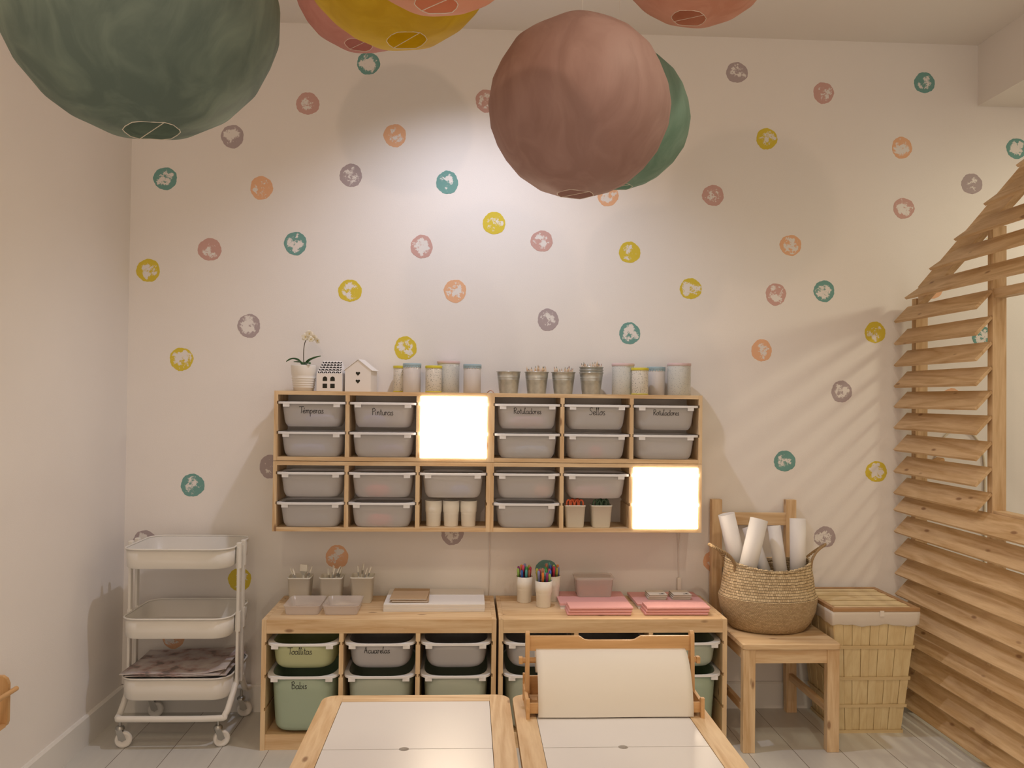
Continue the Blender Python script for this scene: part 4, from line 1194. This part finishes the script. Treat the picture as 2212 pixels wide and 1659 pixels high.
# orchid
t = empty('potted_orchid', (-.825, -.105, ZT), 'white orchid in a ribbed white pot on the wall shelf', 'potted plant')
m_ = MB(); pr = [(.040, 0), (.043, .002), (.044, .012)]
for k in range(5):
    z = .014 + k * .010; r_ = .0445 + k * .0015; pr += [(r_ + .0022, z), (r_ + .0022, z + .005), (r_, z + .0075)]
pr += [(.0535, .070), (.0575, .110), (.0565, .114), (.0545, .112), (.050, .080), (.046, .078), (0, .080)]
m_.lathe(pr, n=48, cap0=True, cap1=False); m_.build('pot', plain('white_ceramic', (.80, .77, .72), .3), t)
leaf_m = plain('orchid_leaf', (.035, .12, .03), .35, var=.2, vscale=30)
def leaf(pts, wd, parent):
    c = catmull(pts, 5); n = len(c); rows = []
    for k, p in enumerate(c):
        tg = (c[min(k + 1, n - 1)] - c[max(k - 1, 0)]).normalized(); sd = tg.cross(Vector((0, 0, 1))).normalized(); up = sd.cross(tg)
        w_ = wd * math.sin(PI * min(.98, (k / (n - 1)) * .93 + .05)) ** .7
        top = [p + sd * w_ * s_ + up * (abs(s_) * w_ * .35) for s_ in (-1, -.5, 0, .5, 1)]
        rows.append(top + [q - up * .0016 for q in reversed(top)])
    m_ = MB(); m_.loft(rows, 0, True, True, True); m_.build('leaf', leaf_m, parent)
leaf([(0, -.01, .11), (-.022, -.02, .133), (-.045, -.03, .140), (-.072, -.03, .128)], .015, t)
leaf([(.005, -.01, .11), (.025, -.02, .132), (.05, -.025, .145), (.078, -.03, .155)], .014, t)
leaf([(0, -.005, .11), (-.015, .02, .125), (-.05, .02, .130)], .013, t)
leaf([(.0, -.01, .11), (.02, -.04, .122), (.036, -.055, .118)], .013, t)
st = catmull([(0, 0, .10), (-.002, -.003, .15), (.0, -.005, .20), (.012, -.008, .232), (.03, -.01, .245), (.052, -.012, .240)], 6)
MB().tube(st, .0018, 8).build('stem', plain('orchid_stem', (.06, .05, .02), .5), t)
pet_m = plain('orchid_petal', (.86, .82, .70), .55)
for (fx, fy, fz, sz, ry) in ((.006, -.014, .238, .017, .3), (.024, -.018, .252, .017, 0), (.044, -.018, .236, .016, -.3), (.033, -.024, .228, .013, .2), (.060, -.014, .222, .013, -.5)):
    m_ = MB(); cm = Matrix.Translation((fx, fy, fz)) @ Matrix.Rotation(ry, 4, 'Z') @ Matrix.Rotation(.3, 4, 'X')
    for q in range(5):
        a = 2 * PI * q / 5 + PI / 2; w_ = sz * (.5 if q % 2 == 0 else .42)
        vs = []
        for (rr2, ww, yy) in ((0, .15, 0), (.35, .8, -.1), (.7, 1, -.12), (.95, .6, 0), (1.05, .1, .05)):
            for s_ in (-1, 1):
                vs.append(cm @ Vector((rr2 * sz * math.cos(a) - s_ * ww * w_ * math.sin(a), yy * sz, rr2 * sz * math.sin(a) + s_ * ww * w_ * math.cos(a))))
        nv = len(vs); vs += [v + Vector((0, .0008, 0)) for v in vs]
        fs = [(2 * i, 2 * i + 1, 2 * i + 3, 2 * i + 2) for i in range(4)] + [(nv + 2 * i, nv + 2 * i + 2, nv + 2 * i + 3, nv + 2 * i + 1) for i in range(4)]
        m_.add(vs, fs, 0)
    m_.lathe([(.001, -.001), (.003, .0), (.002, .004)], n=8, mi=1, mat=cm @ Matrix.Rotation(PI / 2, 4, 'X'))
    m_.build('flower', [pet_m, plain('orchid_heart', (.62, .45, .10), .6)], t)

# paper houses
hou = plain('white_painted_tin', (.83, .80, .77), .4); blk = plain('black_print', (.010, .010, .010), .5)
t = empty('toy_house', (-.703, -.105, ZT), 'small white toy house with black leaf-pattern roof', 'toy house', rz=-.12)
w_, d_, h_ = .0565, .040, .078
rt0, rt1 = .135, .030     # ridge height, half ridge length
m_ = MB(); m_.box(-w_, w_, -d_, d_, 0, h_, bev=.0008)
m_.add([(-w_, -d_, h_), (w_, -d_, h_), (w_, d_, h_), (-w_, d_, h_), (-w_ + .018, 0, rt0), (w_ - .010, 0, rt0)], [(0, 1, 5, 4), (2, 3, 4, 5), (1, 2, 5), (3, 0, 4)])
m_.build('house_body', hou, t)
m_ = MB()
nrm = Vector((0, -(rt0 - h_), d_)).normalized()
for i in range(6):            # leaf rows on the front slope
    for j in range(5):
        for s in (-1, 1):
            tt = (j + .5) / 5.2
            hwj = w_ * (1 - tt) + (w_ - .014) * tt
            cxl = -.95 * hwj + (2 * hwj * .95) * (i + .5) / 6 + .004 * tt
            c = Vector((cxl, -d_ + d_ * tt, h_ + (rt0 - h_) * tt)) + Vector((0, -.0012, .0008))
            sl_ = Vector((0, d_, rt0 - h_)).normalized(); ax = (sl_ * .8 + Vector((s * .6, 0, 0))).normalized(); sd = ax.cross(Vector((0, -.8, .6))).normalized()
            c = c + Vector((s * .0012, 0, 0)) - sl_ * .006
            vs = [c, c + ax * .006 + sd * .0034, c + ax * .0125, c + ax * .006 - sd * .0034]
            m_.add(vs + [v - Vector((0, -.0009, .0006)) for v in vs], [(0, 1, 2, 3), (7, 6, 5, 4), (0, 4, 5, 1), (1, 5, 6, 2), (2, 6, 7, 3), (3, 7, 4, 0)])
m_.build('roof_pattern', blk, t)
m_ = MB()
for xx in (-.019, .015):
    m_.prism([(xx - .010, .014), (xx + .010, .014), (xx + .010, .033), (xx - .010, .033)], 'y', -d_ - .0007, -d_ + .0003)
    m_.prism([(xx - .010, .045), (xx + .010, .045)] + [(xx + .010 * math.cos(a), .055 + .010 * math.sin(a)) for a in [PI * k / 8 for k in range(9)]], 'y', -d_ - .0007, -d_ + .0003)
m_.build('window_opening', plain('dark_opening', (.02, .02, .01), .8), t)
t = empty('toy_house', (-.574, -.105, ZT), 'white toy house with gable front and two heart holes', 'toy house', rz=-.16)
w_, d_, h_, hr = .058, .050, .094, .138
m_ = MB(); m_.prism([(-w_, 0), (w_, 0), (w_, h_), (0, hr), (-w_, h_)], 'y', -d_, d_); m_.build('house_body', hou, t)
m_ = MB()
for s in (-1, 1):
    a = (0, hr + .0015); b_ = (s * (w_ + .006), h_ - .0035); n_ = Vector((s * (hr - h_), w_)).normalized() * .002
    m_.prism([a, b_, (b_[0] + n_.x, b_[1] + n_.y), (0, hr + .005)], 'y', -d_ - .003, d_ + .003)
m_.build('roof', hou, t)
m_ = MB()
for zc in (.045, .079):
    pts = []
    for k in range(24):
        a = 2 * PI * k / 24; pts.append((.00062 * 16 * math.sin(a) ** 3, zc + .00062 * (13 * math.cos(a) - 5 * math.cos(2 * a) - 2 * math.cos(3 * a) - math.cos(4 * a))))
    m_.prism(pts, 'y', -d_ - .0007, -d_ + .0003)
m_.build('heart_opening', plain('dark_opening', (.02, .02, .01), .8), t)

# ------------------------------------------------------------------ things on the floor units
FZ = .5203
clr = clear_plastic('clear_plastic', (.86, .79, .75), .64)
def tub(loc, hw, hd, h, lab, nm='plastic_tub', lid=False, rz=0, grp=None):
    t = empty(nm, loc, lab, 'plastic box', grp, rz); m_ = MB()
    rings = [rrect(hw * .86, hd * .86, .014, 0), rrect(hw * .89, hd * .89, .016, .004), rrect(hw * .97, hd * .97, .018, h - .004), rrect(hw, hd, .020, h - .003), rrect(hw, hd, .020, h)]
    shell(m_, rings, .0012); m_.build('tub_body', clr, t)
    if lid:
        m_ = MB(); m_.loft([rrect(hw + .002, hd + .002, .02, h + .0005), rrect(hw + .002, hd + .002, .02, h + .007), rrect(hw - .004, hd - .004, .02, h + .0085)], 0, False, True, True); m_.build('lid', clr, t)
    return t
tub((-.770, -.285, FZ), .076, .094, .040, 'clear plastic tub without lid, left one in front of the brushes', grp='open clear tubs')
tub((-.612, -.285, FZ), .076, .094, .040, 'clear plastic tub without lid, right one in front of the brushes', grp='open clear tubs')
white_p = plain('white_paper', (.84, .82, .80), .7)
# thick pad of sheets
m_ = MB()
rnd = random.Random(3)
for k in range(12):
    dx, dy = rnd.uniform(-.0012, .0012), rnd.uniform(-.0012, .0012)
    m_.box(-.2115 + dx, .2115 + dx, -.146 + dy, .146 + dy, k * .0026, k * .0026 + .0024)
tag(m_.build('drawing_pad', white_p, None, (-.231, -.170, FZ)), 'thick pad of white paper sheets on the left storage unit', 'paper pad')
kr = plain('kraft_card', (.50, .35, .21), .8)
for k in range(4):
    m_ = MB(); a = .0005; m_.box(-.078, .078, -.098, .098, 0, .0008); m_.box(-.077, .077, -.097, .097, .0008, .0034, mi=1); m_.box(-.078, .078, -.098, .098, .0034, .0042)
    tag(m_.build('notebook', [kr, white_p], None, (-.338 + .003 * math.sin(k * 2), -.190 + .003 * math.cos(k * 3), FZ + .0314 + k * .0044), (0, 0, .03 * math.sin(k * 1.7))),
        ['kraft notebook at the bottom of the four on the pad', 'kraft notebook second from the bottom on the pad', 'kraft notebook second from the top on the pad', 'topmost kraft notebook on the white pad'][k], 'notebook', 'kraft notebooks on the white pad')
pinkm = plain('pink_card', (.78, .42, .42), .75); pink_f = plain('pink_felt', (.80, .42, .41), .95, bump=.4, bscale=300); greyc = plain('grey_card', (.58, .52, .50), .8)
def sheet(loc, hw, hd, th, mat, lab, grp, rz=0, sag=0):
    m_ = MB(); rows = []
    for j in range(2):
        yy = -hd if j == 0 else hd; tp = []
        for i in range(17):
            xx = -hw + 2 * hw * i / 16; tp.append(Vector((xx, yy, th + sag * (xx / hw) ** 2 * (1 - j))))
        rows.append(tp + [Vector((p.x, p.y, p.z - th)) for p in reversed(tp)])
    m_.loft(rows, 0, False, True, True)
    return tag(m_.build('card_sheet', mat, None, loc, (0, 0, rz)), lab, 'card sheets', grp)
g1 = 'card sheets on the right unit'
sheet((.458, -.155, FZ), .152, .118, .007, white_p, 'white card pack at the bottom, under the shell box', g1)
sheet((.456, -.153, FZ + .0073), .151, .118, .006, greyc, 'grey card pack in the middle, under the shell box', g1, .006, .0)
sheet((.455, -.151, FZ + .0136), .151, .117, .009, pinkm, 'pink card pack carrying the clear box of shells', g1, -.004)
sheet((.792, -.150, FZ), .150, .118, .007, white_p, 'white card pack at the bottom, under the picture cards', g1)
sheet((.790, -.148, FZ + .0073), .152, .117, .005, greyc, 'grey card pack in the middle, under the picture cards', g1, .01)
sheet((.790, -.148, FZ + .0126), .152, .117, .007, pinkm, 'pink card pack carrying the two piles of picture cards', g1, .01)
def felt(loc, hw, lab, rz):
    """a folded cloth: the fold faces the room"""
    m_ = MB(); h = .0112; rows = []
    for xx in (-hw, hw):
        rg = [Vector((xx, .055, 0)), Vector((xx, -.045, 0))] + [Vector((xx, -.045 - h / 2 * math.sin(a) * 1.2, h / 2 - h / 2 * math.cos(a))) for a in [PI * k / 8 for k in range(1, 8)]] + [Vector((xx, -.045, h)), Vector((xx, .055, h * .8)), Vector((xx, .055, h * .45)), Vector((xx, -.030, h * .52)), Vector((xx, .055, h * .40))]
        rows.append(rg)
    m_.loft(rows, 0, False, True, True)
    return tag(m_.build('folded_felt', pink_f, None, loc, (0, 0, rz)), lab, 'folded cloth', 'folded pink felts on the right unit')
for gx, nm in ((.460, 'in front of the shell box'), (.785, 'in front of the picture cards')):
    for k, pos in enumerate(('bottom', 'middle', 'top')):
        felt((gx + .004 * (k - 1), -.3325, FZ + k * .0116), .133, 'folded pink felt, %s of three, %s' % (pos, nm), .008 * (k - 1))
card_m = plain('picture_card', (.78, .74, .65), .6)
for gx, nm in ((.742, 'left pile'), (.850, 'right pile')):
    for k in range(3):
        m_ = MB(); m_.box(-.040, .040, -.048, .048, 0, .0008); m_.box(-.039, .039, -.047, .047, .0008, .0062, mi=1); m_.box(-.040, .040, -.048, .048, .0062, .007)
        if k == 2:
            m_.box(.006, .030, -.034, -.026, .007, .0074, mi=2); m_.box(.018, .026, -.030, -.018, .007, .0075, mi=2)
        tag(m_.build('picture_booklet', [card_m, plain('dark_edge', (.42, .39, .31), .8), blk], None, (gx + .002 * k, -.145, FZ + .0202 + k * .0073 + .0005), (0, 0, -.05 + .03 * k)),
            'small cream picture booklet, %s of the %s on pink card' % (['bottom', 'middle', 'topmost'][k], nm), 'booklet', 'picture booklets on the pink card')
tub((.470, -.100, FZ + .0232), .086, .060, .078, 'lidded clear plastic box of peach shells on pink card', 'shell_box', lid=True)
shell_m = plain('peach_shell', (.72, .40, .28), .5)
rnd = random.Random(8)
for k in range(14):
    q = k % 7; lay = k // 7
    x = .470 - .055 + .018 * q + rnd.uniform(-.003, .003); y = -.100 + rnd.uniform(-.02, .02); z = FZ + .0252 + lay * .021
    m_ = MB(); n_ = 16
    rings = []
    for (a, hgt) in ((1, 0), (.98, .35), (.8, .65), (.5, .88), (.1, 1.0)):
        rings.append([Vector((.012 * a * math.cos(2 * PI * i / n_) * (1 + .06 * (i % 2)), .013 * a * math.sin(2 * PI * i / n_) * (1 + .06 * (i % 2)), .018 * hgt)) for i in range(n_)])
    m_.loft(rings, 0, True, True, True)
    tag(m_.build('shell', shell_m, None, (x, y, z), (0, 0, rnd.uniform(0, 3))), 'peach shell in the clear lidded box, %s layer, %s from the left' % (['lower', 'upper'][lay], ['first', 'second', 'third', 'fourth', 'fifth', 'sixth', 'last'][q]), 'shell', 'peach shells in the clear box')

# cables of the light panels
cab = plain('white_cable', (.76, .70, .66), .5)
tag(MB().tube(catmull([(.006, -.006, .838), (.007, -.006, .7), (.006, -.006, .55), (.008, -.009, .5)], 5), .0022, 8).build('power_cable', cab), 'thin white cable running down the wall between the two units', 'cable')
t = empty('power_cable', (.882, -.006, .60), 'white cable with inline switch hanging above the picture booklets', 'cable')
m_ = MB(); m_.tube(catmull([(.008, 0, .238), (-.004, 0, .1), (0, 0, .0)], 5), .002, 8); m_.tube(catmull([(-.010, 0, .238), (-.004, 0, .12), (0, 0, .0)], 5), .002, 8); m_.tube([(0, 0, -.05), (0, 0, -.1)], .002, 8); m_.build('wire', cab, t)
m_ = MB(); m_.box(-.009, .009, -.012, .004, -.055, .0, bev=.003); m_.build('inline_switch', cup_m, t)
tag(MB().tube(catmull([(-.012, -.05, ZT + .0035), (-.002, -.10, ZT + .012), (.003, -.13, ZT + .012), (.012, -.16, ZT + .0035)], 5), .0026, 8).build('cable_loop', plain('pinkish_cable', (.62, .40, .32), .5)), 'short pinkish cable bending over the shelf joint', 'cable')

# contents seen through the milky boxes
def lump(x, y, z, hx_, hy_, hz_2, col, lab, seed):
    rnd = random.Random(seed); m_ = MB(); n_ = 20; rings = []
    for k in range(7):
        a = -PI / 2 + PI * k / 6 ; rr2 = max(.15, math.cos(a) ** .5 if math.cos(a) > 0 else .15)
        rings.append([Vector((hx_ * rr2 * math.cos(2 * PI * i / n_) * (1 + rnd.uniform(-.08, .08)), hy_ * rr2 * math.sin(2 * PI * i / n_) * (1 + rnd.uniform(-.08, .08)), hz_2 + hz_2 * math.sin(a))) for i in range(n_)])
    m_.loft(rings, 0, True, True, True)
    tag(m_.build('cloth_bundle', plain('bundle_%d' % seed, col, .8), None, (x, y, z)), lab, 'craft supplies')
gzU, gzL = (1.14 + .2445 - .098, 1.14 + .1155 - .098), (.838 + .2445 - .098, .838 + .1155 - .098)
xcell = lambda x0, ci: x0 + .0165 + ci * (OW + TW) + OW / 2
CT = [(-.93, 1, gzL[0], -.02, (.90, .10, .08), .055, 'red bundle seen blurred through the upper middle box, lower left frame'),
      (-.93, 1, gzL[1], -.01, (.90, .10, .08), .055, 'red bundle seen blurred through the lower middle box, lower left frame'),
      (-.93, 2, gzL[0], .03, (.22, .30, .60), .045, 'bluish supplies blurred in the box above the three cups'),
      (-.93, 0, gzU[0], .03, (.35, .36, .62), .07, 'violet-blue supplies blurred in the box lettered Témperas'),
      (-.93, 0, gzU[1], -.02, (.35, .36, .58), .08, 'blue supplies blurred in the box under Témperas'),
      (-.93, 1, gzU[0], -.04, (.30, .30, .62), .05, 'blue supplies blurred in the box lettered Pinturas'),
      (-.93, 1, gzU[1], .03, (.40, .30, .45), .06, 'mixed supplies blurred in the box under Pinturas'),
      (.0, 0, gzU[0], .0, (.66, .35, .40), .08, 'rosy supplies blurred in the left box lettered Rotuladores'),
      (.0, 1, gzU[1], .0, (.80, .18, .18), .03, 'small red thing blurred in the box under Sellos'),
      (.0, 0, gzU[1], .02, (.34, .42, .52), .08, 'grey-blue supplies blurred in the box under the left Rotuladores'),
      (.0, 0, gzL[0], .07, (.85, .32, .16), .035, 'orange thing blurred in the left box, lower right frame'),
      (.0, 1, gzL[0], -.02, (.72, .30, .30), .08, 'reddish supplies blurred in the box above the scissors')]
for k, (x0, ci, z, dx, col, hx_, lab) in enumerate(CT):
    lump(xcell(x0, ci) + dx, -.172, z + .003, hx_, .026, .026, col, lab, 100 + k)

# wooden towel-rail rack at the left edge
t = empty('wall_rack', (XL, -1.148, .33), 'wooden wall rack with a rail, cut by the left picture edge', 'rack')
for ya in (.085, -.40):
    MB().prism([(0, 0), (.034, 0), (.046, .008), (.050, .02), (.050, .142), (.044, .158), (.030, .168), (0, .168)], 'y', ya, ya + .015).build('end_bracket', hz_, t)
MB().tube([(.060, -.42, .118), (.060, .118, .118)], .008, 12).build('rail', hy_, t)
MB().box(.0, .045, -.385, .085, .004, .014).build('shelf_board', hy_, t)
